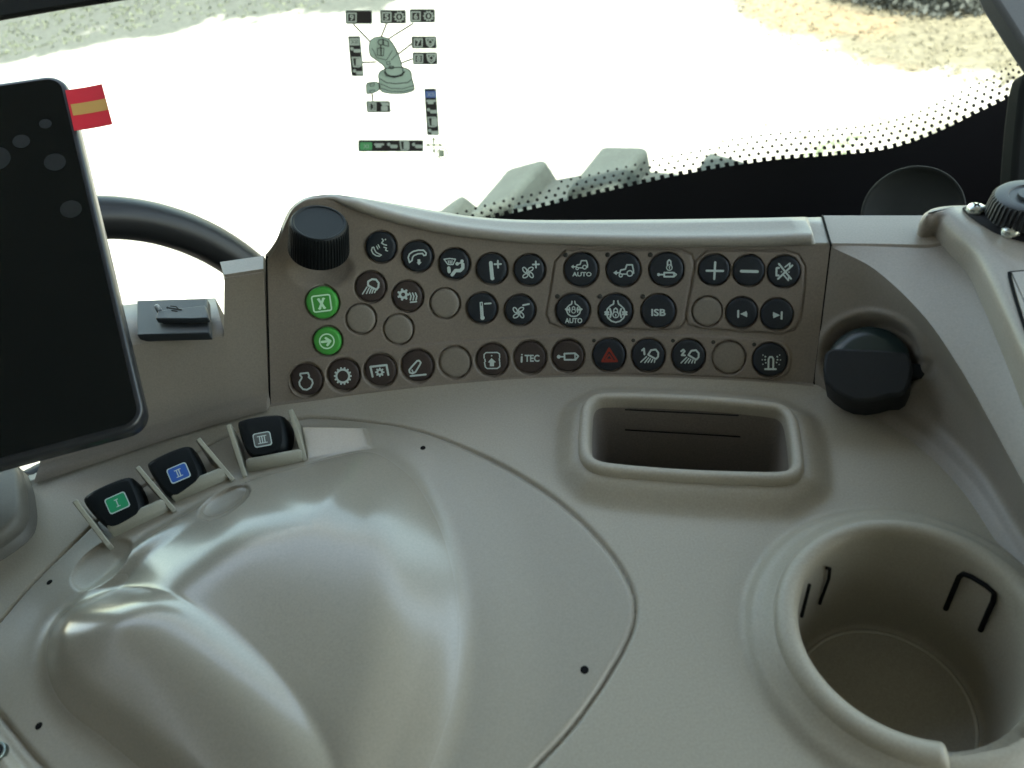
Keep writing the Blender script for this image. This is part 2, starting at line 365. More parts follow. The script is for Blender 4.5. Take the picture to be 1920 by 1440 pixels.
ic('fminus', *c6, rings=[(1635,850,25,10),(1706,855,25,10),(1626,915,25,10),(1696,926,25,10)], strokes=[([(1710,812),(1770,800)],13)], dots=[(1665,886,9)])
ic('xbox', *b5, strokes=[([(180,290),(185,272),(205,262),(400,240),(420,242),(430,255),(455,430),(452,446),(438,456),(240,480),(225,478),(212,465),(180,290)],16),([(275,305),(358,422)],26),([(342,296),(292,432)],26),([(262,306),(290,303)],14),([(330,296),(358,293)],14),([(278,433),(306,430)],14),([(344,425),(372,421)],14)], m=M_icog)
ic('arrow', *b5, rings=[(390,885,100,20)], strokes=[([(320,895),(430,882)],26),([(375,842),(438,882),(398,938)],26)], m=M_icog)
ic('engine', *c7, strokes=[([(122,552),(124,536),(200,528),(212,560),(206,572),(240,600),(248,630),(228,675),(190,697),(150,692),(118,655),(113,620),(135,585),(138,572),(122,552)],13)])
ic('gear', *c7, rings=[(548,560,64,20)], dots=[(548+80*math.cos(a),560+80*math.sin(a),10) for a in np.arange(0,6.2,math.pi/7)])
ic('pto', *c7, strokes=[([(846,566),(825,468),(985,450),(1003,548)],16)], rings=[(918,522,24,20)], dots=[(918+38*math.cos(a),522+38*math.sin(a),9) for a in np.arange(0,6.2,math.pi/4)])
ic('lever', *c7, strokes=[([(1212,500),(1235,470),(1290,410),(1310,405),(1328,425),(1320,445),(1275,520),(1245,535),(1217,525),(1212,500)],13),([(1225,560),(1378,545)],14),([(1240,500),(1250,520)],10)])
ic('boxarrow', *b3, strokes=[([(190,352),(190,305),(215,282),(360,280),(388,298),(390,345)],12),([(195,408),(205,465),(230,487),(360,485),(393,460),(390,405)],12),([(200,368),(205,396)],13),([(385,360),(388,390)],13)], fills=[[(285,352),(342,405),(318,410),(318,458),(264,458),(264,412),(240,406)]], dots=[(287,322,10)])
ic('itec', *b3, strokes=[([(674,338),(672,400)],19)], dots=[(676,308,10)], texts=[('TEC',806,355,92,190)])
ic('cyl', *b3, strokes=[([(1170,335),(1215,335)],14),([(1222,295),(1360,290),(1402,328),(1365,374),(1225,374),(1222,295)],17),([(1358,292),(1360,370)],12)], dots=[(1150,335,25)])
ic('hazard', *b4, strokes=[([(158,165),(95,282),(232,282),(158,165)],15),([(158,218),(127,266),(192,266),(158,218)],10)], dots=[(158,190,5)], m=M_icor)
ic('l1', *b4, strokes=[([(462,182),(480,166),(484,218)],14),([(518,222),(545,180),(588,174),(612,203),(610,240),(590,262),(518,222)],13),([(503,240),(450,290)],9),([(522,250),(487,295)],9),([(540,258),(517,292)],9),([(560,266),(547,292)],9),([(580,274),(576,292)],9)])
ic('l2', *b4, strokes=[([(824,190),(842,175),(856,190),(828,226),(858,228)],13),([(890,225),(917,185),(960,180),(985,208),(984,245),(962,268),(890,225)],13),([(875,245),(822,298)],9),([(894,255),(858,300)],9),([(912,263),(890,298)],9),([(932,270),(920,298)],9),([(952,278),(948,298)],9)])
ic('beacon', *b4, strokes=[([(1628,352),(1630,262),(1642,242),(1662,242),(1674,262),(1672,352)],13),([(1598,355),(1697,355)],14)], dots=[(x,y,r) for x,y,r in ((1578,225,6),(1572,268,6),(1578,310,6),(1600,240,8),(1598,268,8),(1604,296,7),(1732,225,6),(1740,270,6),(1728,312,6),(1710,240,8),(1712,268,8),(1704,294,7))])
ic('autotractor', *b1, fills=[[(225,296),(262,268),(262,286),(300,290),(300,302),(262,306),(262,324)]], strokes=[([(300,292),(312,270),(352,265),(370,212),(440,212),(455,265),(455,305)],14),([(330,312),(385,312)],12)], rings=[(415,302,26,14),(312,320,17,13)], texts=[('AUTO',377,400,62,268)])
ic('tractor', *b1, fills=[[(810,380),(860,345),(860,368),(892,372),(892,388),(860,392),(860,414)]], strokes=[([(902,382),(915,342),(978,330),(1000,270),(1075,270),(1090,340),(1092,385)],16),([(940,398),(995,398)],13)], rings=[(1040,388,38,17),(915,415,22,17)])
ic('lockcyl', *b1, strokes=[([(1562,280),(1564,222),(1586,200),(1608,222),(1612,280)],16),([(1590,300),(1590,325)],10),([(1460,405),(1510,405)],16),([(1517,378),(1652,378),(1652,434),(1517,434),(1517,378)],18),([(1655,378),(1686,404),(1655,434)],13)], rings=[(1588,308,38,14)], dots=[(1590,298,11),(1440,405,22)])
ic('autodiff', *b1, strokes=[([(240,775),(235,812),(205,828),(172,862),(165,905),(185,950),(225,980),(262,985),(305,978),(345,945),(358,900),(350,862),(320,830),(287,812),(278,775)],14),([(205,862),(212,892),(205,925)],14),([(318,862),(310,892),(320,925)],14),([(158,885),(190,890)],24),([(335,890),(370,885)],24),([(242,890),(245,858),(262,848),(278,858),(282,890)],10)], rings=[(262,912,26,11)], texts=[('AUTO',262,1042,72,240)])
ic('diff', *b1, strokes=[([(820,770),(815,812),(775,835),(730,880),(715,940),(735,1000),(785,1048),(845,1066),(905,1050),(955,1005),(980,940),(960,880),(920,838),(885,812),(875,770)],16),([(765,880),(785,935),(768,995)],20),([(920,880),(904,935),(922,995)],20),([(700,925),(745,925)],22),([(700,955),(745,955)],22),([(945,925),(995,925)],22),([(945,955),(995,955)],22),([(818,935),(820,888),(845,868),(868,888),(872,935)],13),([(846,955),(846,980)],12)], rings=[(845,962,40,14)])
ic('isb', *b1, texts=[('ISB',1438,930,100,200)])
ic('plus', *b2, strokes=[([(218,328),(487,332)],28),([(358,190),(342,462)],28)])
ic('minus', *b2, strokes=[([(785,335),(1048,342)],36)])
ic('mute', *b2, strokes=[([(1400,215),(1598,460)],24),([(1385,462),(1620,240)],24),([(1400,282),(1362,285),(1358,405),(1395,405)],25),([(1500,268),(1580,205),(1575,262)],18),([(1478,398),(1555,488),(1562,420)],18)], dots=[(1442,345,12),(1565,350,12)])
ic('prev', *b2, strokes=[([(735,985),(733,1085)],26)], fills=[[(765,1035),(868,988),(884,1030),(880,1088)]])
ic('next', *b2, strokes=[([(1447,1008),(1443,1112)],26)], fills=[[(1305,1003),(1418,1055),(1310,1106),(1302,1060)]])
def petals(cx, cy, sc, wd):
    out = []
    for a in (math.radians(x_) for x_ in (38, 128, 218, 308)):
        c_, s_n = math.cos(a), math.sin(a); P = []
        for t in np.linspace(0, 2*math.pi, 14):
            u_, v_ = 50+34*math.cos(t), 22*math.sin(t)+8*math.cos(t); P.append((cx+sc*(u_*c_-v_*s_n), cy+sc*(u_*s_n+v_*c_)))
        out.append((P, wd))
    return out
for k_, (cx_, cy_) in (('fplus', (1760, 485)), ('fminus', (1665, 886))):
    t_ = ICONS[k_]; ICONS[k_] = (t_[0], t_[1], t_[2], list(t_[3])+petals(cx_, cy_, .82, 9), t_[4], t_[5], (), t_[7], t_[8])
def icon_geo(spec):        # 2-D shapes in photo pixels -> list of (verts2d, faces)
    s, ox, oy, strokes, fills, dots, rings, texts, m = spec
    T = lambda P: np.asarray(P, float)/s+np.array([ox, oy])
    out = []
    for pts, wd in strokes:
        P = T(pts); hw = wd/s/2*1.3
        for a, b in zip(P[:-1], P[1:]):
            d = (b-a)/(np.linalg.norm(b-a)+1e-9); n = np.array([-d[1], d[0]])*hw
            out.append(([a+n, b+n, b-n, a-n], [[0, 1, 2, 3]]))
        for c in P:
            out.append(([c+hw*np.array([math.cos(t), math.sin(t)]) for t in np.linspace(0, 2*math.pi, 10, endpoint=False)], [list(range(10))]))
    for pts in fills: out.append((T(pts), [list(range(len(pts)))]))
    for x, y, r in dots:
        c = T([(x, y)])[0]; out.append(([c+r/s*np.array([math.cos(t), math.sin(t)]) for t in np.linspace(0, 2*math.pi, 14, endpoint=False)], [list(range(14))]))
    for x, y, r, wd in rings:
        c = T([(x, y)])[0]; n = 32; V = []
        for rr in ((r-wd/2)/s, (r+wd/2)/s): V += [c+rr*np.array([math.cos(t), math.sin(t)]) for t in np.linspace(0, 2*math.pi, n, endpoint=False)]
        out.append((V, [[i, (i+1) % n, n+(i+1) % n, n+i] for i in range(n)]))
    for tx, x, y, hh, ww in texts:
        out.append(text2d(tx, T([(x, y)])[0], hh/s, ww/s))
    return out
def text2d(tx, c, hh, ww, rot=0, bold=.03):
    cu = bpy.data.curves.new('t', 'FONT'); cu.body = tx; cu.size = 1; cu.offset = bold; cu.resolution_u = 3
    o = bpy.data.objects.new('t', cu); C.objects.link(o)
    dg = bpy.context.evaluated_depsgraph_get(); me = bpy.data.meshes.new_from_object(o.evaluated_get(dg))
    V = np.array([v.co[:2] for v in me.vertices]); Fc = [list(p.vertices) for p in me.polygons]
    bpy.data.objects.remove(o); bpy.data.curves.remove(cu); bpy.data.meshes.remove(me)
    lo, hi = V.min(0), V.max(0); V = (V-(lo+hi)/2)/(hi-lo)*np.array([ww, -hh])
    cr, sr = math.cos(rot), math.sin(rot); V = V@np.array([[cr, sr], [-sr, cr]])
    return V+np.asarray(c), Fc
def flat(name, geo, mapper, m, parent, lift, step=.00001):   # 2-D pieces laid on a plane, each a hair above the last
    parts = []
    for k, (V2, Fc) in enumerate(geo):
        P = mapper(np.asarray(V2)); n = lift(P) if callable(lift) else lift
        parts.append((P+n*(1+0.02*k), Fc))
    return mk(name, *join(parts), m, parent, smooth=False)
base_mesh = {}
for x, y, r, kd, icon, lab in BT:
    c, n = hit([(x, y)]); c = c[0]; n = n[0]; dep = (c-O)@F; rad = r/FPX*dep
    # tangential frame
    xx = hit([(x+5, y)])[0][0]-c; m, top, prof = button_mesh(kd)
    Mx = frame(c, n, xx)
    key = (kd, round(rad, 5))
    if key not in base_mesh:
        V, Fc = lathe([(a*rad, z) for a, z in prof], 48)
        o = mk('button', V, Fc, m, console, M=Mx, label=lab, auto=60); base_mesh[key] = o.data
    else: o = link('button', base_mesh[key], console, Mx, lab)
    if icon:
        pc = c+n*(top+.00006); g = icon_geo(ICONS[icon])
        flat('icon', g, lambda p, pc=pc, n=n: onplane(p, pc, n), ICONS[icon][-1], o, n*.00003)
for x, y in LED:
    c, n = hit([(x, y)], .0006); V, Fc = lathe([(.0011, -.001), (.0011, .0002), (.0008, .00035), (.0001, .0004)], 16)
    mk('indicator_light', V, Fc, M_led, console, M=frame(c[0], n[0]))
# ------------------------------------------------------------------ knurled selector knob
def knob(name, px_top, rpx, hgt, axis, dep, m, parent, ribs=44, lab=None, hollow=False):
    ct = atd([px_top], dep)[0]; rad = rpx/FPX*dep; a = nrm(axis)
    pr = [(rad*1.10, -hgt), (rad*1.10, -hgt*.96, 1), (rad*1.04, -hgt*.14, 1), (rad*1.0, -hgt*.04), (rad*.95, 0), (rad*.90, 0)]
    pr += [(rad*.86, -.0004), (rad*.5, -.0005), (.00001, -.0005)]
    V, Fc = lathe(pr, ribs*6, ribs, rad*.045)
    return mk(name, V, Fc, m, parent, M=frame(ct, a), label=lab, auto=35)
cdep = (hit([(600, 460)])[0][0]-O)@F
rd = nrm(rays([(598, 415)])[0])
knob('selector_knob', (598, 416), 52, .0165, -rd*.70+U*.71, cdep-.018, M_blk, console, 56, 'black knurled rotary knob at the top left of the panel')
# ------------------------------------------------------------------ right wall loft
zl = lambda p: hit([p])[0][0][2]
rowspx = [
 [(1525,727),(1590,762),(1690,822),(1780,905),(1850,1005),(1910,1115),(1990,1300)],
 [(1526.5,716),(1605,748),(1712,805),(1808,890),(1878,990),(1940,1095),(2030,1270)],
 [(1530,690),(1625,718),(1740,775),(1842,870),(1915,980),(1985,1080),(2080,1240)],
 [(1543,580),(1640,610),(1745,680),(1835,785),(1905,890),(1975,1010),(2060,1150)],
 [(1558,463),(1640,505),(1730,590),(1800,690),(1870,815),(1935,935),(2020,1080)],
 [(1558.5,460),(1640,461),(1730,463),(1825,466),(1885,600),(1950,760),(2040,930)]]
zr = [[0]*7, [zl((1526.5,716))]*7, [zl((1530,690))]*7]
z3, z4, z5 = zl((1543,580)), zl((1558,463)), zl((1558.5,460))
zr += [[z3*k for k in (1, .97, .93, .9, .88, .86, .84)], [z4*k for k in (1, .97, .93, .9, .87, .84, .8)], [z5*k for k in (1, 1, 1, 1, 1, 1, 1)]]
zr[0] = [-.0008]*7
n = 260; L = []
for rp, z in zip(rowspx, zr):
    L.append(spline(np.c_[onz(rp, z)], n))
def lofts(rws, k):
    A = np.array(rws); out = []
    for j in range(A.shape[1]): out.append(spline(A[:, j], k))
    return np.array(out).transpose(1, 0, 2)
LA = lofts(L[:5], 120); LB = np.array([L[4]*(1-t)+L[5]*t for t in np.linspace(0, 1, 30)[1:]])
G = np.vstack([LA, LB]); nr = len(G)
dv = np.cross(np.gradient(G, axis=1), np.gradient(G, axis=0)); dv /= np.linalg.norm(dv, axis=2)[..., None]+1e-12
sg = np.sign((dv*(G-O)).sum(2)); dv *= -sg[..., None]
pj = proj(G.reshape(-1, 3)).reshape(nr, n, 2)
q = np.hypot((pj[..., 0]-1632)/96, (pj[..., 1]-672)/84)
dd = -.0055*sstep(1-q, 0, .38)+.0008*np.exp(-((q-1.05)/.08)**2)
q2 = np.hypot((pj[..., 0]-1722)/40, (pj[..., 1]-690)/26); dd -= .0015*sstep(1-q2, 0, .6)
G = G+dv*dd[..., None]
top3 = G[-1]
zc = L[5][:, 2]
bkp = spline(np.array([(1543,404),(1620,404),(1700,404),(1790,404),(1900,404),(2050,404),(2300,450)], float), n)
bk3 = onz(bkp, zc+.0004)
G = np.vstack([G[:-1], [top3-np.array([0, 0, .0006])], [top3*.95+bk3*.05+np.array([0, 0, .0003])], [top3*.5+bk3*.5+np.array([0, 0, .0004])], [bk3], [bk3-np.array([0, -.001, .07])]])
mk('right_trim', G.reshape(-1, 3), gridfaces(len(G), n), M_trim, console, auto=28, label='curved trim wall right of the panel around the rotary switch')
# rotary switch in the right wall
k0 = np.argmin(np.hypot(pj[..., 0]-1630, pj[..., 1]-680)); cc = G[:nr].reshape(-1, 3)[min(k0, nr*n-1)] if False else (LA.reshape(-1, 3)[np.argmin(np.hypot(*(proj(LA.reshape(-1, 3))-np.array([1630, 680])).T))])
dsw = (cc-O)@F
ax = nrm(-nrm(rays([(1630, 680)])[0])*.90+U*.43)
cs = atd([(1628, 686)], dsw-.002)[0]; rad = 70/FPX*dsw
V, Fc = lathe([(rad, -.010), (rad, .0045), (rad*.97, .006), (rad*.9, .0072), (rad*.6, .0078), (.0001, .008)], 64)
sw = mk('rotary_switch', V, Fc, mat('switch_gloss', (.016, .030, .029), .28, .5), console, M=frame(cs, ax), label='black rotary switch with wide grip', auto=50)
fp = onplane([(1546,664),(1552,656),(1562,652),(1640,654),(1700,659),(1708,668),(1712,690),(1709,712),(1700,733),(1688,741),(1668,742),(1648,748),(1625,752),(1600,750),(1580,742),(1562,730),(1548,716),(1543,690)], cs+ax*.0135, nrm(ax-.18*U))
V, Fc = slab(fp, -ax*.016)
mk('grip', V, Fc, M_blk2, sw, bevel=.0012)
fp = onplane([(1706,681),(1742,683),(1742,690),(1735,700),(1728,708),(1708,706)], cs+ax*.0045, ax)
mk('pointer', *slab(fp, -ax*.006), M_blk, sw, bevel=.0004)
# ------------------------------------------------------------------ table height field
ux0, ux1, uy0, uy1, st = -.30, .30, -.045, .345, .0007
X, Y = np.meshgrid(np.arange(ux0, ux1, st), np.arange(uy0, uy1, st))
Z = np.zeros(X.shape)
# cup holder
CU = onz([(1490,1140),(1500,1093),(1533,1050),(1583,1020),(1650,1002),(1717,1003),(1783,1023),(1833,1047),(1883,1083),(1917,1127),(1497,1177),(1513,1223),(1550,1277),(1617,1330),(1683,1370)], .009)
A = np.c_[2*CU[:, :2], np.ones(len(CU))]; s_ = np.linalg.lstsq(A, (CU[:, :2]**2).sum(1), rcond=None)[0]
cc_, cr_ = s_[:2], math.sqrt(s_[2]+s_[0]**2+s_[1]**2)
print('cup', cc_, cr_)
rc = np.hypot(X-cc_[0], Y-cc_[1])
Z += .0035*sstep(-rc, -(cr_+.0175), -(cr_+.0125)) + .004*sstep(-rc, -(cr_+.0125), -(cr_+.005))
# pocket
pin = np.array([(1107,784),(1108,765),(1116,752),(1135,748),(1250,751),(1350,757),(1442,766),(1463,771),(1474,784),(1480,820),(1485,865),(1483,878),(1468,885),(1400,884),(1300,881),(1200,874),(1132,867),(1114,860),(1106,848),(1105,815)], float)
PI = resample(chaikin(onz(pin, .009)[:, :2], 2), 120)
def offs(Pl, d):
    t = np.roll(Pl, -1, 0)-np.roll(Pl, 1, 0); t /= np.linalg.norm(t, axis=1)[:, None]; nn = np.stack([t[:, 1], -t[:, 0]], 1)
    if ((Pl+nn*1e-4)-Pl.mean(0)).__pow__(2).sum() < ((Pl)-Pl.mean(0)).__pow__(2).sum(): nn = -nn
    return Pl+nn*d
PO = offs(PI, .004)
dpk = -sdf(X, Y, PO[::3])
Z += .0065*sstep(-dpk, -.013, -.0015)
# palm rest lobes
def gblur(A, sig):
    k = int(3*sig/st); w_ = np.exp(-.5*(np.arange(-k, k+1)*st/sig)**2); w_ /= w_.sum()
    for ax_n in (0, 1):
        Ap = np.pad(A, [(k, k) if i == ax_n else (0, 0) for i in (0, 1)], 'edge'); out = np.zeros_like(A)
        for i, wi in enumerate(w_): out += wi*(Ap[i:i+A.shape[0]] if ax_n == 0 else Ap[:, i:i+A.shape[1]])
        A = out
    return A
main = np.array([(700,842,.002),(765,868,.0),(815,935,.0),(856,1020,.0),(880,1120,.0),(888,1220,.0),(876,1330,.0),(840,1450,.0),(780,1600,0),(500,1700,0),(330,1540,.0),(200,1425,.0),(128,1372,0),(88,1310,.0),(80,1240,0),(105,1165,.0),(160,1110,.002),(215,1062,.003),(255,1020,.003),(330,975,.003),(450,905,.003),(580,868,.003)], float)
MP = resample(chaikin(onz(main[:, :2], main[:, 2])[:, :2], 2), 100)
sm = sdf(X, Y, MP)
def side(px_, z_): return seg_dist(X, Y, spline(onz(np.array(px_, float), z_)[:, :2], 30), False)
prf = lambda d, w_, p_: 1-(1-np.clip(d/w_, 0, 1))**p_
d_far = side([(120,1140),(160,1110),(215,1062),(255,1020),(330,975),(450,905),(580,868),(700,842),(765,866)], .002)
d_rt = side([(740,850),(765,868),(815,935),(856,1020),(880,1120),(888,1220),(876,1330),(840,1450),(780,1600),(700,1750)], 0)
d_lf = side([(160,1110),(105,1165),(80,1240),(88,1310),(128,1372),(200,1425),(330,1540),(500,1700)], 0)
def smin(a, b, k): h = np.clip(.5+.5*(b-a)/k, 0, 1); return b*(1-h)+a*h-k*h*(1-h)
h1 = smin(smin(.0015+.35*d_far, .0003+.66*d_rt, .0045), .0008+.40*d_lf, .0045)
h1 = smin(h1, .0182+0*X, .0045)
h1 = gblur(np.where(sm > 0, np.maximum(h1, 0), 0)*sstep(sm, -.001, .003), .0026)+.0028*sstep(sm, -.030, -.003)
lob = np.array([(235,1098,.008),(165,1110,.003),(40,1125,.0),(-60,1200,0),(-60,1500,0),(300,1750,0),(620,1760,.01),(640,1560,.023),(612,1440,.024),(580,1350,.024),(525,1270,.023),(450,1195,.021),(350,1125,.015)], float)
LPc = onz(lob[:, :2], lob[:, 2])[:, :2]; LP = resample(chaikin(LPc, 2), 90)
sl = sdf(X, Y, LP)
crl = spline(np.vstack([LPc[-6:], LPc[:3]]), 60); dcr = seg_dist(X, Y, crl, False)
tipf = sstep(sm, .002, .016)
Z = Z+h1+tipf*np.where(sl > 0, .0036*prf(dcr, .034, 2.0)-.0042*np.exp(-(dcr/.0085)**1.3), -.0042*np.exp(-(dcr/.026)**1.6))
Z = gblur(Z, .0009)
# flat bores cut in the shoulder
for (bx_, by_, z0, rp, dpt) in ((421, 940, .009, .0115, .0042), (186, 1050, .0060, .0130, .0024)):
    c = onz([(bx_, by_)], z0)[0]; rb = np.hypot(X-c[0], Y-c[1]); Z = Z-dpt*np.sqrt(np.clip(1-(rb/rp)**2, 0, 1))
pl = onz([(560, 798), (685, 800), (700, 842), (575, 868)], .004)[:, :2]; sp = sdf(X, Y, pl); Z = Z*(1-sstep(sp, 0, .0012))+.0045*sstep(sp, 0, .0012)
# gentle rise to the panel foot
fb = BW[:, :2]; dB = seg_dist(X, Y, fb[::8], False); Z += .0015*np.exp(-dB/.004)
# seam of the palm cover
seam = np.array([(560,783),(610,783),(660,788),(780,806),(900,850),(1000,905),(1080,965),(1150,1040),(1188,1105),(1193,1150),(1180,1200),(1120,1300),(1060,1380),(1000,1440),(900,1560),(600,1750),(250,1600),(90,1452),(0,1340),(-70,1262),(-90,1235),(-60,1225),(0,1168),(60,1093),(140,1017),(200,960),(300,890),(430,810)], float)
SP = resample(chaikin(onz(seam, 0)[:, :2], 2), 140); ss = sdf(X, Y, SP)
Z -= .0016*np.exp(-(ss/.00075)**2)
Z += .0006*sstep(ss, 0, .002)
# raised border on the lower left outside the cover
bl = onz([(-200, 1100), (0, 1372), (60, 1450), (120, 1520), (-200, 1700)], 0)[:, :2]; Z += .004*sstep(sdf(X, Y, bl), 0, .003)
Z = Z+1e-9
hole = (rc < cr_+.003) | (sdf(X, Y, PI[::3]) > -.002)
behind = np.zeros(X.shape, bool)
# drop what lies behind the panel foot
yb_ = np.interp(X, BW[:, 0], BW[:, 1]); far = Y > yb_+.006
rowr = L[2]; # right wall plan curve
rp = np.vstack([rowr[:, :2], [[.5, .0], [.5, .5], [rowr[0, 0], .5]]]); far |= inside(X, Y, rp)
ny_, nx_ = X.shape; Vt = np.stack([X, Y, Z], -1).reshape(-1, 3); Fa = gridfaces(ny_, nx_)
hm = (hole | far).ravel(); keep = ~hm[Fa].any(1); Fa = Fa[keep]
inn = (ss > 0).ravel()[Fa[:, 0]]
def sub(Fs):
    idx = np.unique(Fs); mp = np.full(len(Vt), -1); mp[idx] = np.arange(len(idx)); return Vt[idx], mp[Fs]
mk('console_top', *sub(Fa[~inn]), M_top, console, label='flat beige console surface around the palm rest')
mk('palm_rest', *sub(Fa[inn]), M_palm, console, label='glossy beige double-lobed palm rest cover with seam line')
def tz(p, z0=0.0):     # point of the table surface seen at a photo pixel
    zz = z0
    for _ in range(12):
        q = onz([p], zz)[0]; i = int((q[1]-uy0)/st); j = int((q[0]-ux0)/st)
        zz = Z[min(max(i, 0), ny_-1), min(max(j, 0), nx_-1)]
    return onz([p], zz)[0]
for x, y, r in ((793, 840, 5), (93, 1092, 5.5), (73, 1361, 7), (1096, 1256, 8), (25, 1022, 3)):
    c = tz((x, y)); rr = r/FPX*((c-O)@F); V, Fc = lathe([(rr, -.002), (rr, .00012), (rr*.9, .0002), (.0001, .0002)], 20)
    mk('hole_shade_disc', V, Fc, M_dark, console, M=Matrix.Translation(Vector(c)), auto=40)  # raised black disc stands in for the dark inside of a hole
# ------------------------------------------------------------------ cup holder
n = 160; V = []
notch_dir = math.atan2(*(onz([(1935, 1475)], .009)[0][:2]-cc_)[::-1])
prof = [(.0120, .001), (.0082, .0045), (.0072, .0066), (.0068, .0082), (.0058, .0096), (.0040, .0104), (.0018, .0102), (.0004, .0092), (-.0006, .006), (-.0010, -.01), (-.0018, -.042), (-.0022, -.0495), (-.0034, -.0512), (-.0052, -.0515), (-.0064, -.0532), (-cr_+.00001, -.0532)]
for dr, z in prof:
    for k in range(n):
        a = 2*math.pi*k/n; da = abs((a-notch_dir+math.pi) % (2*math.pi)-math.pi)
        zz = z
        if z > -.03: 
            f = sstep(np.array(da), .30, .42); zz = z*f+min(z, -.0005)*(1-f)
        V.append((cc_[0]+(cr_+dr)*math.cos(a), cc_[1]+(cr_+dr)*math.sin(a), zz))
cup = mk('cup_holder', V, [list(f) for f in gridfaces(len(prof), n, True)]+[[(len(prof)-1)*n+k for k in range(n)]], M_top, console, label='round cup holder with rounded rim and notch', auto=60)
ang_ = np.linspace(0, 2*math.pi, 120, endpoint=False)
mk('floor_edge_highlight', *tube(np.stack([cc_[0]+(cr_-.0046)*np.cos(ang_), cc_[1]+(cr_-.0046)*np.sin(ang_), np.full(120, -.0513)], 1), .0007, 8, True), mat('floor_highlight', (.5, .47, .40), .25, .6), cup)  # paler ring paints a highlight along the edge of the cup floor
def oncyl(p, rad):
    d = rays(p); o2 = O[:2]-cc_; a = (d[:, :2]**2).sum(1); b = 2*(d[:, :2]*o2).sum(1); c_ = o2@o2-rad**2
    k = (-b+np.sqrt(b*b-4*a*c_))/(2*a); return O+d*k[:, None]
for pts in ([(1518,1096),(1503,1156)], [(1550,1065),(1556,1066),(1554,1085),(1537,1132)], [(1773,1142),(1783,1118),(1798,1082),(1806,1076),(1822,1082),(1848,1098),(1864,1112),(1862,1128),(1852,1150),(1838,1182)]):
    Pq = oncyl(np.array(pts), cr_-(.0022 if len(pts) < 5 else .0018)); w_ = .0006 if len(pts) < 5 else .0009
    mk('clip_slot', *tube(Pq, w_, 8), M_dark, cup)
# ------------------------------------------------------------------ pocket
n = len(PI); prof = [(.0058, .0035), (.0050, .0060), (.0048, .0078), (.0042, .0092), (.0030, .0099), (.0015, .0100), (.0004, .0094), (0, .0082), (-.0004, .006), (-.0006, .004)]
V = []
for d, z in prof:
    for q in offs(PI, d): V.append((q[0], q[1], z))
pocket = mk('storage_pocket', V, [list(f) for f in gridfaces(len(prof), n, True)], M_top, console, label='rectangular storage pocket with raised rounded rim', auto=60)
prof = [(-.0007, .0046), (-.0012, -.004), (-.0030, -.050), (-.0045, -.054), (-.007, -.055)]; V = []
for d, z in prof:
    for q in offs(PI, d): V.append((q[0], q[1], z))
mk('pocket_well', V, [list(f) for f in gridfaces(len(prof), n, True)]+[[(len(prof)-1)*n+k for k in range(n)]], mat('well_shaded_plastic', (.19, .165, .14), .65, .25, grain=.15), pocket, auto=60)  # well coloured darker to stand for the shade of its depth
# two ribs on the far wall of the pocket
far_e = sorted(range(n), key=lambda k: -offs(PI, -.002)[k, 1])
for (a, b, z) in (((1172, 768), (1385, 779), -.004), ((1172, 806), (1388, 819), -.017)):
    # plane of the far wall
    w0, w1 = onz([(1150, 750)], .009)[0], onz([(1440, 766)], .009)[0]; t_ = w1-w0; t_[2] = 0; nw = nrm(np.cross(t_, (0, 0, 1)))
    nw = nw*np.sign(nw@(O-w0)); q0 = w0+nw*.0018
    Pq = onplane([a, b], q0, nw); mk('groove', *tube(np.linspace(Pq[0], Pq[1], 6), .0003, 6), M_dark, pocket)
# ------------------------------------------------------------------ levers
Mcol = dict(I=mat('label_green', (.02, .30, .13), .5), II=mat('label_blue', (.03, .11, .42), .5), III=mat('label_grey', (.10, .11, .11), .5))
def fin(parent, back, front, zb=.017, zf=.0045, thick=.0021):
    a = onz([back], zb)[0]; b = onz([front], zf)[0]; d = nrm(b-a); s = nrm(np.cross(d, (0, 0, 1)))*thick
    d2 = np.array([d[0], d[1], 0])
    pts = [a, b, b+(0, 0, -.006), a+(0, 0, -.02)-d2*.0015, a-d2*.0025+(0, 0, -.002)]
    return mk('side_guard', *slab(np.array(pts)-s/2, s), M_light, parent, bevel=.0004)
UN = [('I', [((139, 938), (203, 1022)), ((257, 875), (326, 957))], (205, 1003, 316, 953), [(153,940),(158,926),(200,905),(240,891),(250,900),(268,945),(266,962),(252,972),(215,992),(200,990),(180,972)], (220, 943), 42, 31),
      ('II', [((371, 822), (436, 899))], (322, 938, 430, 892), [(272,872),(280,862),(320,843),(352,833),(360,842),(379,884),(377,900),(362,912),(332,932),(318,932),(300,915)], (335, 887), 40, 30),
      ('III', [((427, 796), (459, 893)), ((543, 768), (572, 864))], (461, 882, 569, 862), [(443,795),(447,786),(490,778),(525,776),(532,784),(537,826),(532,842),(515,851),(480,858),(468,854),(455,838)], (492, 824), 34, 27)]
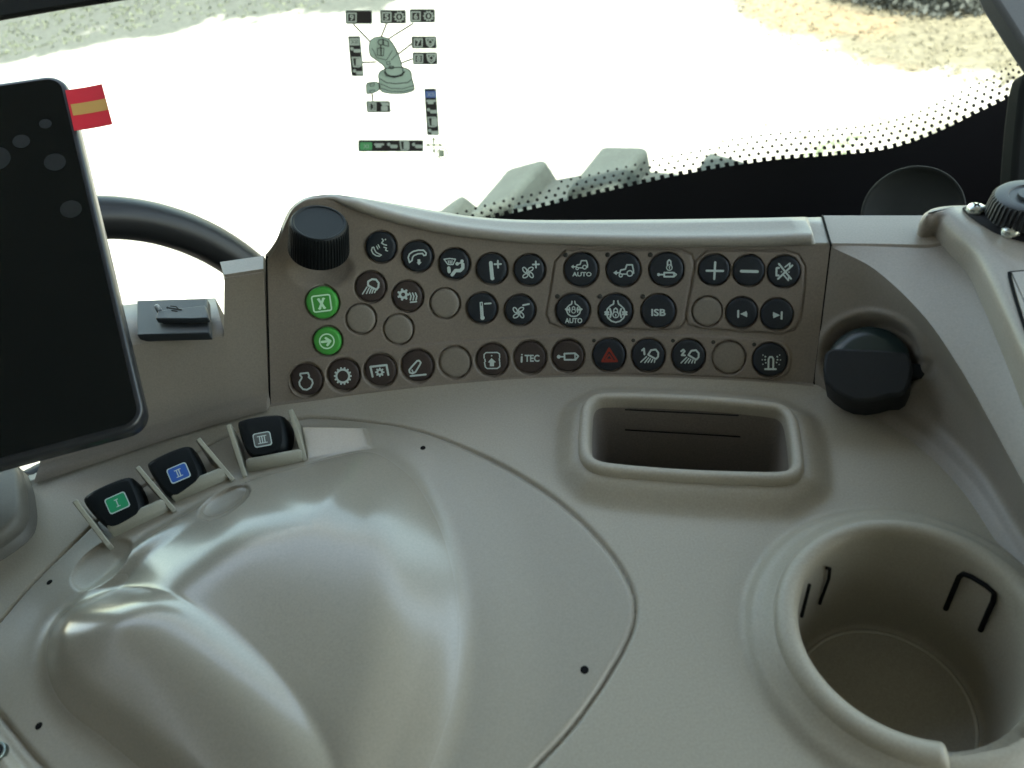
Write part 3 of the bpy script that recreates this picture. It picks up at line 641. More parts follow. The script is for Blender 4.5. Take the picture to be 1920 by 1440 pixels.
for num, fins, bar, pad, lc, lw, lh in UN:
    lab = dict(I='black paddle lever with green label', II='black paddle lever with blue label', III='black paddle lever with grey label')[num]
    P3 = onz([pad[0]], .014)[0]
    a = onz([(bar[0], bar[1])], .005)[0]; b = onz([(bar[2], bar[3])], .005)[0]; xd = nrm(b-a); yd = nrm(np.cross((0, 0, 1), xd))
    n_ = nrm(np.array([0, 0, 1.])-yd*.42); q0 = (a+b)/2+yd*.006+np.array([0, 0, .004])
    pd = chaikin(np.array(pad, float), 2); PT = onplane(pd, q0, n_); PT = PT.mean(0)+(PT-PT.mean(0))*1.03
    ctr = PT.mean(0); low = ctr+(PT-ctr)*1.0-n_*.007
    # bevelled block: top inset, rim, bottom
    k = len(PT); rws_ = [ctr+(PT-ctr)*.82+n_*.0002-yd*.0006, ctr+(PT-ctr)*.88, ctr+(PT-ctr)*.97-n_*.0014, ctr+(PT-ctr)-n_*.003, low-n_*.002, ctr+(PT-ctr)*.9-n_*.016]
    V = np.vstack(rws_); Fc = [list(f) for f in gridfaces(len(rws_), k, True)]+[list(range(k))[::-1]]
    lev = mk('lever', V, Fc, M_blk, console, label=lab, auto=32)
    for (f0, f1) in fins: fin(console, f0, f1)
    # sloping sill in front of the paddle
    bw = (b-a); up = np.array([0, 0, 1.])
    prof_ = [(0, -.004), (0, .0005), (.0006, .0016), (.003, .0030), (.0042, .0030), (.0048, .0022), (.0050, -.004)]
    V = []
    for t in (0.02, .06, .5, .94, .98):
        ins = .0006 if t in (.02, .98) else 0
        for yy, zz in prof_: V.append(a+bw*t+yd*(yy*(1 if yy < .003 else 1)+ins*(1 if yy < .002 else -1))+up*(zz-(ins if zz > .001 else 0)))
    m_ = len(prof_); Fc = [list(f) for f in gridfaces(5, m_)]+[list(range(m_)), [4*m_+i for i in range(m_)][::-1]]
    mk('sill', V, Fc, M_light, console, auto=50)
    top_c = rws_[0].mean(0)+n_*.00012; ang = math.atan2(bar[3]-bar[1], bar[2]-bar[0])
    def rot(Pp, c=lc, an=ang): Pp = np.asarray(Pp, float); return Pp@np.array([[math.cos(an), math.sin(an)], [-math.sin(an), math.cos(an)]])+np.array(c)
    mp = lambda p: onplane(p, top_c, n_)
    lb = flat('label_plate', [(rot(rrect(-lw/2, -lh/2, lw/2, lh/2, 5)), [list(range(24))])], mp, M_ico, lev, n_*.00005)
    flat('label_field', [(rot(rrect(-lw/2+2, -lh/2+2, lw/2-2, lh/2-2, 4)), [list(range(24))])], mp, Mcol[num], lb, n_*.00014) if False else mk('label_field', mp(rot(rrect(-lw/2+2, -lh/2+2, lw/2-2, lh/2-2, 4)))+n_*.00014, [list(range(24))], Mcol[num], lev, smooth=False)
    g = text2d(num, (0, 0), 14, 5+5*len(num)*.9, 0, .0)
    tt = []
    for i in range(len(num)):
        xo = (i-(len(num)-1)/2)*4.6; tt.append((rot([(xo-1, -6), (xo+1, -6), (xo+1, 6), (xo-1, 6)]), [[0, 1, 2, 3]]))
    hw = len(num)*2.5+1.5
    for yy in (-7, 6): tt.append((rot([(-hw, yy), (hw, yy), (hw, yy+1.6), (-hw, yy+1.6)]), [[0, 1, 2, 3]]))
    flat('numeral', tt, mp, M_ico, lev, n_*.00022)
# pits around the levers: floor pieces are the console top itself
# ------------------------------------------------------------------ rubber socket cover on the left ledge
zb = float(hit([(300, 636)])[0][0][2])
usb = thing('socket_cover', 'black rubber socket cover with tab on the left ledge beside the monitor', 'socket cover', tuple(onz([(320, 600)], zb)[0]))
q = onz([(257,628),(256,563),(388,559),(392,624)], zb+.0045); mk('base', *slab(q, np.array([0, 0, -.0045])), mat('rubber_grey', (.024, .030, .036), .55, .5, grain=.15), usb, bevel=.0006)
q = onz([(291,597),(296,582),(385,572),(391,596),(358,598)], zb+.0080); mk('flap', *slab(q, np.array([0, 0, -.0030])), mat('rubber_grey2', (.03, .037, .044), .5, .5, grain=.15), usb, bevel=.0006)
V, Fc = lathe([(.0013, -.004), (.0013, .001), (.0009, .0018), (.0001, .002)], 16); mk('peg', V, Fc, mat('peg', (.25, .28, .30), .4), usb, M=Matrix.Translation(Vector(onz([(296, 578)], zb+.0080)[0])))
geo = icon_geo((1, 0, 0, [([(313, 577), (340, 581)], 2), ([(320, 574), (330, 575), (334, 579)], 1.6), ([(322, 582), (332, 584)], 1.6)], [], [(314, 577, 2)], [], [], None))
flat('port_symbol', geo, lambda p: onz(p, zb+.0081), M_dark, usb, np.array([0, 0, .00003]))
# ------------------------------------------------------------------ arm pad and chrome button at the left edge
pad = chaikin(np.array([(-160,860),(20,868),(50,885),(60,930),(64,975),(52,1003),(10,1035),(-60,1075),(-160,1120)], float), 2)
P0 = onz(pad, .003); c = P0.mean(0); k = len(P0)
V = np.vstack([np.c_[c[:2]+(P0[:, :2]-c[:2])*f_, np.full(k, z_)] for f_, z_ in ((.86, .0125), (.94, .0118), (.975, .0095), (.985, .006), (.97, .0055), (.975, .0045), (1.0, .004), (1.01, -.004))])
mk('arm_pad', V, [list(f) for f in gridfaces(8, k, True)]+[list(range(k))[::-1]], mat('pad_plastic', (.115, .107, .09), .5, .4, grain=.1), console, auto=60, label='rounded beige end block at the left edge')
c = tz((-6, 1412)); V, Fc = lathe([(.0036, -.001), (.0036, .0008), (.0031, .0014), (.0026, .001)], 32); cb = mk('trim_ring', V, Fc, mat('chrome', (.22, .26, .24), .3, metal=1), console, M=Matrix.Translation(Vector(c)))
V, Fc = lathe([(.0026, -.001), (.0026, .001), (.0001, .0012)], 24); mk('button_cap', V, Fc, M_blk, cb, M=Matrix.Translation(Vector(c)))
# console underbody
bx0 = np.array([(-.31, -.06), (.31, -.06), (.31, .20), (.17, .27), (-.05, .31), (-.31, .22)])
q = np.c_[bx0, np.full(len(bx0), -.075)]; mk('underbody', *slab(q, np.array([0, 0, -.3])), M_panel, console, smooth=False)
for (a, b) in (((-.30, -.045), (.30, -.045)), ((-.30, -.045), (-.30, .30)), ((.30, -.045), (.30, .22))):
    q = [(a[0], a[1], .001), (b[0], b[1], .001), (b[0], b[1], -.08), (a[0], a[1], -.08)]; mk('side_skirt', *slab(np.array(q), np.array([.0008, .0008, 0])), M_panel, console, smooth=False)

# ------------------------------------------------------------------ right side housing
zh = float(zc[0])+.010
hs = thing('side_housing', 'pale beige side housing with black knurled knob and two bright screws at the right edge', 'control housing', tuple(onz([(1900, 450)], zh)[0]))
out = chaikin(np.array([(1727,397),(1738,386),(1765,380),(1800,378),(1880,378),(2050,380),(2300,400),(2330,900),(2080,1000),(2010,880),(1925,672),(1838,482),(1822,460),(1786,428),(1768,411),(1762,404),(1742,408),(1730,405)], float), 2)
P0 = onz(out, zh); P0[:, :] = P0
k = len(P0); c = P0.mean(0)
XY = P0[:, :2]
r0 = np.c_[offs(XY, -.0032), np.full(k, zh)]; r1 = np.c_[offs(XY, -.0018), np.full(k, zh-.0006)]; r2 = np.c_[offs(XY, -.0006), np.full(k, zh-.0022)]; r3 = np.c_[XY, np.full(k, zh-.005)]; r4 = np.c_[XY, np.full(k, zh-.016)]; r5 = np.c_[offs(XY, -.004), np.full(k, zh-.03)]
V = np.vstack([r0, r1, r2, r3, r4, r5]); mk('housing_shell', V, [list(f) for f in gridfaces(6, k, True)]+[list(range(k))[::-1]], M_trim, hs, auto=50)
zp = zh+.0008
q = onz(chaikin(np.array([(1803,390),(1812,386),(1980,384),(2000,470),(1905,447),(1870,436),(1830,412)], float), 1), zp); mk('mounting_plate', *slab(q, np.array([0, 0, -.002])), mat('plate_black', (.008, .008, .01), .6, .15), hs)
q = onz([(1838,392),(1870,388),(1990,386),(1990,460),(1905,440)], zp+.0006); 
V, Fc = lathe([(.009, 0), (.009, .0012), (.0001, .0012)], 32)
for sx, sy in ((1829, 393), (1895, 434)):
    c = onz([(sx, sy)], zp+.0003)[0]; s = thing
    V, Fc = lathe([(.0034, -.001), (.0034, .0004), (.003, .0014), (.0018, .0021), (.0001, .0023)], 24)
    sc = mk('screw', V, Fc, M_screw, hs, M=Matrix.Translation(Vector(c)), auto=30)
    for an in (.4, .4+math.pi/2):
        d = np.array([math.cos(an), math.sin(an), 0])*.0016; e = np.array([-d[1], d[0], 0])*.22
        cc0 = c+(0, 0, .00235); mk('slot', np.array([cc0+d+e, cc0+d-e, cc0-d-e, cc0-d+e]), [[0, 1, 2, 3]], M_dark, sc, smooth=False)
kd_ = (onz([(1935, 425)], zp)[0]-O)@F
V, Fc = lathe([(.0125, 0), (.0125, .0006), (.0120, .0009), (.0001, .0009)], 40); mk('washer', V, Fc, M_steel, hs, M=Matrix.Translation(Vector(onz([(1925, 402)], zp)[0])))
ct = onz([(1933, 366)], zp+.0095)[0]
pr = [(.0133, -.0115), (.0133, -.0108, 1), (.0123, -.0020, 1), (.0117, -.0005), (.0110, 0), (.0075, 0), (.0071, -.0007), (.0045, -.0007), (.0043, .0010), (.0001, .0012)]
pr = [(r_[0], r_[1]*.72)+tuple(r_[2:]) for r_ in pr]
V, Fc = lathe(pr, 44*6, 44, .0008); mk('knurled_knob', V, Fc, mat('knob_grey', (.022, .026, .030), .45, .5, grain=.2), hs, M=Matrix.Translation(Vector(ct)), auto=35)
# recessed lid near the lower right of the housing
ld = np.array([(1886,512),(1894,507),(2050,500),(2100,760),(1990,790),(1925,640)], float)
P1 = onz(chaikin(ld, 2), zh+.0004); mk('lid_gap', P1, [list(range(len(P1)))], M_dark, hs, smooth=False)
P2 = offs(P1[:, :2], -.0012); P2 = np.c_[P2, np.full(len(P2), zh+.0008)]; mk('lid', *slab(P2, np.array([0, 0, -.0006])), M_trim, hs, smooth=False)

# ------------------------------------------------------------------ monitor
dtr, dbr = .345, .300
tr, br = atd([(121, 137)], dtr)[0], atd([(277, 797)], dbr)[0]
vdn = nrm(br-tr)
best = None
for a in np.linspace(0, 2*math.pi, 3600):
    b1_ = nrm(np.cross(vdn, F)); b2_ = np.cross(vdn, b1_); Lv = b1_*math.cos(a)+b2_*math.sin(a)
    p0, p1 = proj(np.array([br, br+Lv*.05])); sl_ = p1-p0; sl_ /= np.linalg.norm(sl_)
    q0_, q1_ = proj(np.array([tr, tr+Lv*.05])); st_ = q1_-q0_; st_ /= np.linalg.norm(st_)
    e_ = np.abs(sl_-nrm(np.array([-245, 66]))).sum()+.6*np.abs(st_-nrm(np.array([-90, 13]))).sum()
    if best is None or e_ < best[0]: best = (e_, Lv)
Lv = best[1]; print('monitor fit', best[0])
nm = nrm(np.cross(vdn, Lv)); nm = nm*np.sign(nm@(O-tr)); hgt = np.linalg.norm(br-tr); wid = .26
mon = thing('display_monitor', 'black glass touch monitor with dust spots leaning in at the left edge', 'monitor', tuple(br+Lv*wid/2))
def monp(P2): P2 = np.asarray(P2, float); return tr+Lv*P2[:, :1]+vdn*P2[:, 1:2]
oc = rrect(0, 0, wid, hgt, .0085, n=8); P0 = monp(oc)
k = len(P0); cen = P0.mean(0)
def inset(d): return monp(rrect(d, d, wid-d, hgt-d, max(.0085-d, .001), n=8))
V = np.vstack([inset(.0016)+nm*.0002, inset(.0006)-nm*.0002, inset(0)-nm*.0014, inset(0)-nm*.008, inset(.003)-nm*.012, inset(.02)-nm*.028]); Fc = [list(f) for f in gridfaces(6, k, True)]+[[5*k+i for i in range(k)]]+[list(range(k))[::-1]]
mk('casing', V, Fc, mat('casing_black', (.012, .014, .018), .3, .5), mon, auto=45)
M_glass = mat('screen_glass', (.003, .0045, .005), .09, .28)
t_ = M_glass.node_tree; b_ = t_.nodes['Principled BSDF']; tc = t_.nodes.new('ShaderNodeTexCoord')
nz = t_.nodes.new('ShaderNodeTexNoise'); nz.inputs['Scale'].default_value = 900; rp_ = t_.nodes.new('ShaderNodeMapRange'); rp_.inputs[1].default_value = .3; rp_.inputs[2].default_value = .8; rp_.inputs[3].default_value = .06; rp_.inputs[4].default_value = .16
t_.links.new(tc.outputs['Object'], nz.inputs['Vector']); t_.links.new(nz.outputs[0], rp_.inputs[0]); t_.links.new(rp_.outputs[0], b_.inputs['Roughness'])
P1 = inset(.0024)+nm*.0005; glass = mk('screen', P1, [list(range(len(P1)))], M_glass, mon, smooth=False)
M_spot = mat('dust_spot', (.0075, .009, .0085), .5, .3, grain=.3, gscale=900)
for x, y, r in ((85,232,11),(40,265,15),(-10,297,27),(103,304,19),(133,392,19)):
    c = onplane([(x, y)], P1[0]+nm*.0002, nm)[0]; rr = r/FPX*((c-O)@F)
    V = [c+rr*(Lv*math.cos(t)+vdn*math.sin(t)) for t in np.linspace(0, 2*math.pi, 28, endpoint=False)]
    mk('dust_spot', V, [list(range(28))], M_spot, glass, smooth=False)
stalk = cen-nm*.03
mk('mounting_arm', *tube([stalk, stalk-nm*.05+np.array([0, 0, -.05]), stalk+np.array([0.03, .02, -.22])], .018, 16), M_blk, mon)
# flag sticker
fl = thing('flag_sticker', 'red sticker with yellow middle stripe stuck to the right edge of the monitor', 'sticker', tuple(tr))
qn = nm
def fp_(P): return onplane(P, P1[0]+nm*.0006, nm)
corn = [(122,169),(192,160),(212,235),(139,245)]
M_red = mat('flag_red', (.56, .014, .030), .35, .5); M_yel = mat('flag_yellow', (.48, .28, .075), .35, .5)
def bil(u_, v_): c_ = np.array(corn, float); return (c_[0]*(1-u_)+c_[1]*u_)*(1-v_)+(c_[3]*(1-u_)+c_[2]*u_)*v_
N_ = 13
def strip(v0, v1, u0, u1, z):
    V = []
    for j in range(4):
        for i in range(N_):
            uu = u0+(u1-u0)*i/(N_-1); p = fp_([bil(uu, v0+(v1-v0)*j/3)])[0]; V.append(p+nm*(z+.0012*max(0, uu-.15)**2))
    V = np.array(V); V2 = np.vstack([V, V-nm*.00015]); f1 = gridfaces(4, N_); return V2, [list(f) for f in f1]+[list(f[::-1]+4*N_) for f in f1]
mk('sticker_field', *strip(0, 1, 0, 1, 0), M_red, fl); mk('stripe', *strip(.36, .64, .06, .985, .00006), M_yel, fl)
# ------------------------------------------------------------------ steering wheel
DW = .60; kpx = DW/FPX
cw = atd([(255, 805)], DW)[0]; rw = 393*kpx; fsh = .705
X_ = R*fsh+F*math.sqrt(1-fsh**2); Y_ = U.copy()
th = np.linspace(0, 2*math.pi, 160, endpoint=False)
ring = np.array([cw+rw*(X_*math.cos(t)+Y_*math.sin(t)) for t in th])
sw_ = thing('steering_wheel', 'thick black steering wheel rim seen behind the monitor', 'steering wheel', tuple(cw))
mk('rim', *tube(ring, .0163, 24, True), mat('wheel_black', (.010, .011, .013), .38, .35, grain=.1), sw_)
naxis = nrm(np.cross(X_, Y_))
for t in (math.pi*1.15, math.pi*1.5, math.pi*1.85):
    mk('spoke', *tube([cw, cw+(X_*math.cos(t)+Y_*math.sin(t))*rw*.97], .011, 12), M_blk2, sw_)
V, Fc = lathe([(.05, -.03), (.05, 0), (.04, .012), (.0001, .015)], 40); mk('hub', V, Fc, M_blk2, sw_, M=frame(cw, naxis))
mk('steering_column', *tube([cw, cw+np.array([.0, .05, -.5])], .03, 16), M_blk2, sw_)
# ------------------------------------------------------------------ windscreen, frit, decal
YW = .80; q0 = np.array([0, YW, 0]); nW = nrm(np.array([0.0, -1, .06]))
W = lambda p: onplane(p, q0, nW)
ws = thing('windscreen', 'clear windscreen with black dotted border along its lower right edge', 'windscreen', (0, YW, -.6))
mg = bpy.data.materials.new('window_glass'); mg.use_nodes = True; t_ = mg.node_tree; t_.nodes.remove(t_.nodes['Principled BSDF'])
tr_ = t_.nodes.new('ShaderNodeBsdfTransparent'); tr_.inputs[0].default_value = (.93, .97, .95, 1); gl = t_.nodes.new('ShaderNodeBsdfGlossy'); gl.inputs['Roughness'].default_value = .02
mx = t_.nodes.new('ShaderNodeMixShader'); fr_ = t_.nodes.new('ShaderNodeFresnel'); fr_.inputs[0].default_value = 1.25
t_.links.new(fr_.outputs[0], mx.inputs[0]); t_.links.new(tr_.outputs[0], mx.inputs[1]); t_.links.new(gl.outputs[0], mx.inputs[2]); t_.links.new(mx.outputs[0], t_.nodes['Material Output'].inputs[0])
def wp(x, z): yy = YW+nW[2]/-nW[1]*z*1.0; return np.array([x, q0[1]-(nW[2]*z)/nW[1], z])
gq = np.array([wp(-.9, -1.0), wp(.85, -1.0), wp(.85, .62), wp(-.9, .62)])
mk('pane', *slab(gq, -nW*.004), mg, ws, smooth=False)
fpx = np.array([(560,560),(740,470),(850,430),(930,406),(1010,388),(1080,371),(1190,346),(1300,322),(1440,300),(1560,290),(1640,282),(1700,268),(1760,245),(1830,211),(1892,180),(1930,150),(1990,70),(2040,-60)], float)
fs = spline(W(fpx), 300); fs2 = proj(fs)
inn_n = nW
low = W(fpx[:1])[0]
V = np.vstack([fs+nW*.0012, fs+nW*.0012+np.array([.0, 0, -.9])+0*fs]);
V[300:, 2] = -1.0; V[300:, 1] = q0[1]-(nW[2]*V[300:, 2])/nW[1]-.0012
mk('frit_band', V, gridfaces(2, 300), M_frit, ws, smooth=False)
# dots: along the edge, rows outward
Lc = np.r_[0, np.cumsum(np.linalg.norm(np.diff(fs2, axis=0), axis=1))]
parts = []
def sqd(c, r, n=8, a0=0):
    return [c+r*np.array([math.cos(a0+2*math.pi*k/n), math.sin(a0+2*math.pi*k/n)]) for k in range(n)], [list(range(n))]
SPC = 17.6; s0 = 0; kk = 0
while s0 < Lc[-1]-5:
    p = np.array([np.interp(s0, Lc, fs2[:, 0]), np.interp(s0, Lc, fs2[:, 1])]); p2 = np.array([np.interp(s0+3, Lc, fs2[:, 0]), np.interp(s0+3, Lc, fs2[:, 1])])
    tg = (p2-p)/np.linalg.norm(p2-p); nn_ = np.array([tg[1], -tg[0]])
    big = 1+.25*sstep(np.array(p[0]), 1300, 1500)
    parts.append(sqd(p+nn_*3.2, 6.0, 4, math.atan2(tg[1], tg[0])+math.pi/4))
    parts.append(sqd(p+nn_*15+tg*8.8, 3.1*big)); parts.append(sqd(p+nn_*26, 2.4*big*1.1))
    if p[0] > 1040: parts.append(sqd(p+nn_*37+tg*8.8, 1.9*big*1.2))
    if p[0] > 1350: parts.append(sqd(p+nn_*48, 1.9*big))
    s0 += SPC
V, Fc = join([(W(np.array(a))+nW*.0016, f) for a, f in parts]); o = mk('frit_dots', V, Fc, M_frit, ws, smooth=False); o['kind'] = 'stuff'
# decal
dec = thing('control_decal', 'clear sticker with joystick diagram and numbered black tags on the windscreen', 'decal', tuple(W([(745, 160)])[0]))
S5 = lambda P: np.asarray(P, float)/4.5+np.array([600, 0])
M_dg = mat('decal_rim', (.42, .50, .44), .6); M_dk = mat('decal_black', (.012, .011, .011), .6); M_dgr = mat('decal_joystick', (.40, .54, .45), .6); M_dln = mat('decal_line', (.035, .045, .04), .6)
M_dgn = mat('decal_green', (.10, .40, .15), .6); M_dbl = mat('decal_blue', (.09, .16, .42), .6)
lev_z = [.0012]
def lay(name, geo, m, parent, z):
    return mk(name, *join([(W(S5(a))+nW*(z+i*.000004), f) for i, (a, f) in enumerate(geo)]), m, parent, smooth=False)
def st(pts, wd): return icon_geo((1, 0, 0, [(pts, wd)], [], [], [], [], None))
def rr_(x0, y0, x1, y1, sx=0): P = rrect(x0, y0, x1, y1, 14); P[:, 0] += (P[:, 1]-y0)*sx; return (P, [list(range(len(P)))])
# leader lines
for a in ([(285,205),(420,345)],[(560,200),(518,305)],[(780,198),(570,330)],[(768,370),(600,500)],[(775,495),(630,550)],[(360,523),(470,520)],[(440,790),(445,850)]): lay('leader_line', st(a, 11), M_dln, dec, .0012)
js = [[(390,710),(400,692),(500,683),(510,760),(400,795),(390,770)], [(490,640),(500,600),(560,570),(700,560),(770,590),(775,660),(800,730),(790,765),(700,788),(560,785),(500,760),(500,690)],
      [(415,360),(440,315),(520,300),(590,325),(640,400),(670,470),(700,580),(700,620),(630,640),(560,625),(545,560),(520,535),(470,500),(425,470),(412,420)]]
joy = lay('joystick_drawing', [(chaikin(np.array(a), 2), [list(range(len(a)*4))]) for a in js], M_dgr, dec, .0013)
g = []
for a, c in zip(js, (3, 4, 4)): P_ = chaikin(np.array(a), 2); g += st(np.vstack([P_, P_[:1]]), 5)
g += st([(545,600),(560,630),(630,645),(690,630),(712,600)], 9)+st([(500,655),(560,690),(640,700),(740,690),(775,660)], 5)+st([(510,700),(600,740),(700,742),(790,715)], 4)+st([(510,735),(600,765),(700,765),(795,745)], 4)
g += st([(490,350),(500,330),(530,325),(530,372),(500,370),(490,350)], 6)+st([(535,325),(575,345),(578,385),(538,375),(535,325)], 6)+st([(485,400),(540,400),(535,465),(485,460),(485,400)], 5)+st([(512,380),(516,455)], 9)
g += st([(560,515),(590,512),(594,535),(565,538),(560,515)], 4)+st([(585,550),(620,552),(618,572),(590,572),(585,550)], 5)+st([(440,400),(480,480),(560,500),(610,420)], 4)+st([(640,410),(650,450),(600,500)], 4)+st([(420,700),(460,697),(455,718),(425,720),(420,700)], 4)+st([(420,755),(462,752),(460,775),(425,778),(420,755)], 4)
lay('drawing_lines', g, M_dln, joy, .00135)
def tag(x0, y0, x1, y1, sx=0, items=(), lab=None):
    o = lay('tag_plate', [rr_(x0, y0, x1, y1, sx)], M_dg, dec, .0013)
    if lab: o['label'] = lab
    lay('tag_field', [rr_(x0+7, y0+7, x1-7, y1-7, sx)], M_dk, o, .00136)
    for k, (nm_, geo, m) in enumerate(items): lay(nm_, geo, m, o, .00140+k*.00002)
def numbox(t, x, y, s=72):
    b = np.array([(x-s/2, y-s/2), (x+s/2, y-s/2), (x+s/2, y+s/2), (x-s/2, y+s/2), (x-s/2, y-s/2)]); return st(b, 9)+[text2d(t, (x, y), 50, 34*(1 if len(t) == 1 else 1.3), 0, .03)]
def ringg(x, y, r, wd): return icon_geo((1, 0, 0, [], [], [], [(x, y, r, wd)], [], None))
def fan8(x, y, r=32): return ringg(x, y, r, 10)+[sqd(np.array([x+(r+8)*math.cos(a), y+(r+8)*math.sin(a)]), 7) for a in np.arange(0, 6.2, math.pi/5)]+[([(x-14, y), (x, y-22), (x+14, y), (x, y+22)], [[0, 1, 2, 3]])]
def shield(x, y): return st([(x-36, y-34), (x+36, y-34), (x+26, y+16), (x, y+38), (x-26, y+16), (x-36, y-34)], 10)+ringg(x, y-4, 18, 9)
def blob(x, y): return [sqd(np.array([x-30, y-14]), 15), (rrect(x-18, y-12, x+45, y+18, 12), [list(range(24))])]
def blob2(x, y): return [(rrect(x-42, y-20, x+42, y-2, 8), [list(range(24))]), (rrect(x-30, y-4, x+20, y+16, 7), [list(range(24))])]
def cab(x, y): return st([(x-35, y-38), (x+30, y-38), (x+38, y-20), (x+38, y+30), (x+20, y+40), (x-25, y+36), (x-35, y-38)], 9)+[(rrect(x-5, y-30, x+32, y+30, 8), [list(range(24))])]
tag(213, 82, 440, 200, .03, [('tag_symbol', numbox('9', 268, 145), M_dg)])
tag(505, 80, 725, 197, .02, [('tag_symbol', numbox('5', 562, 140)+fan8(668, 138), M_dg)])
tag(755, 72, 970, 188, .02, [('tag_symbol', numbox('6', 808, 134)+fan8(915, 132), M_dg)])
tag(768, 302, 982, 408, .05, [('tag_symbol', numbox('7', 828, 358, 66)+shield(930, 355), M_dg)])
tag(778, 436, 988, 542, .05, [('tag_symbol', numbox('8', 832, 492, 66)+shield(938, 490), M_dg)])
tag(388, 848, 590, 945, .08, [('tag_symbol', numbox('13', 440, 896, 62)+[(rrect(515, 890, 572, 932, 8), [list(range(24))]), ([(505, 858), (575, 862), (585, 885), (530, 890)], [[0, 1, 2, 3]])], M_dg)])
def sk(P, x0, y0, sx): return P
tag(235, 300, 340, 640, .09, [('tag_symbol', [((rrect(248, 318, 335, 380, 6)), [list(range(24))])]+blob(300, 422)+cab(308, 520)+blob(322, 608), M_dg), ('tag_number', [text2d('XIII', (292, 350), 36, 62, 0, .0)], M_dln)])
tag(877, 742, 980, 1138, .065, [('tag_symbol', blob2(938, 858)+blob(945, 935)+cab(945, 1025)+blob(955, 1112), M_dg), ('tag_number', [(rrect(888, 765, 978, 820, 6), [list(range(24))])], M_dbl), ('tag_letters', [text2d('XII', (933, 793), 34, 60, 0, .0)], M_dg)])
tag(322, 1176, 872, 1276, 0, [('tag_symbol', blob2(498, 1225)+blob(610, 1228)+cab(710, 1222)+blob(820, 1228), M_dg), ('tag_number', [(rrect(338, 1196, 440, 1262, 8), [list(range(24))])], M_dgn), ('tag_letters', [text2d('XI', (388, 1230), 34, 46, 0, .0)], M_dg)])
M_pal = mat('decal_pale', (.38, .46, .33), .6)
g = st([(905,1220),(1020,1220)], 10)+st([(958,1165),(962,1275)], 10)
for x, y, a in ((905,1220,math.pi),(1020,1220,0),(958,1165,-math.pi/2),(962,1275,math.pi/2)): g.append(([np.array([x, y])+22*np.array([math.cos(a+b), math.sin(a+b)]) for b in (0, 2.3, -2.3)], [[0, 1, 2]]))
g += ringg(1030, 1292, 44, 9)+[(rrect(1000, 1262, 1048, 1320, 6), [list(range(24))])]
lay('arrow_cross', g, M_pal, dec, .0013)
lay('small_print', [text2d('L203053', (445, 1340), 26, 130, 0, .0)], M_pal, dec, .0013)

# ------------------------------------------------------------------ round black disc behind the console
ds = thing('round_vent', 'round black vent disc standing in front of the dark windscreen border', 'vent', tuple(atd([(1710, 385)], .62)[0]))
c = atd([(1710, 398)], .62)[0]; rr = 88/FPX*.62; ax_ = nrm(-nrm(rays([(1710, 398)])[0])+.25*U)
V, Fc = lathe([(rr*.9, -.02), (rr, -.008), (rr, 0), (rr*.97, .002), (rr*.92, 0), (rr*.86, -.004), (rr*.3, -.006), (.0001, -.006)], 64)
mk('vent_disc', V, Fc, mat('disc_black', (.004, .006, .005), .7, .25, grain=.2), ds, M=frame(c, ax_))
mk('vent_stem', *tube([c-ax_*.015, c-ax_*.015+np.array([0, .06, -.2])], .02, 12), M_blk2, ds)
# ------------------------------------------------------------------ cab
cabo = thing('cab_frame', 'dark cab frame with pillars around the windscreen, and unseen roof and side walls added to shape the light', 'vehicle cab', (0, -.2, -.9))
M_in = mat('cab_lining', (.26, .26, .235), .8, .3, grain=.1, gscale=300); M_pil = mat('pillar_grey', (.05, .057, .06), .6, .4, grain=.1, gscale=600); M_fr = mat('cab_dark', (.012, .012, .012), .5)
def box(name, a, b, m, par, bev=.004):
    a = np.array(a, float); b = np.array(b, float)
    q = np.array([(a[0], a[1], b[2]), (b[0], a[1], b[2]), (b[0], b[1], b[2]), (a[0], b[1], b[2])]); return mk(name, *slab(q, np.array([0, 0, a[2]-b[2]])), m, par, bevel=bev)
box('roof', (-.95, -1.0, .66), (.80, .58, .74), M_in, cabo)  # unseen roof added to block the sun, left open in front for skylight
box('roof_rail', (-.95, .84, .66), (.95, .88, .70), M_in, cabo)
box('rear_wall', (-.95, -1.04, -1.3), (.95, -1.0, .66), M_in, cabo)
box('cab_floor', (-.95, -1.0, -1.35), (.95, .85, -1.3), M_fr, cabo)
box('side_baffle', (.86, -1.0, -1.3), (.90, .80, -.15), M_fr, cabo)  # unseen side wall, raised to cut side light on the panel
box('side_baffle', (-.94, -1.0, -1.3), (-.90, .62, .60), M_fr, cabo)  # unseen wall added over the left window to block its light
# header rail top left: lower edge along the photo line
def prism(name, px, dep, th, m, par):
    P0 = atd(px, dep); return mk(name, *slab(P0, F*th), m, par, bevel=.004)
prism('grab_rail', [(-60, 44), (0, 35), (110, 16), (225, -2), (330, -20), (330, -90), (-60, -60)], .72, .006, mat('rail_brown', (.007, .005, .005), .8, .2), cabo)
prism('front_pillar', [(1852, -30), (1866, 0), (1922, 88), (1990, 190), (2250, 190), (2250, -30)], .66, .02, M_pil, cabo)
prism('pillar_seal', [(1925, 132), (1916, 165), (1908, 230), (1902, 300), (1896, 400), (2100, 430), (2150, 132)], .63, .02, mat('seal', (.004, .005, .0045), .8, .1), cabo)

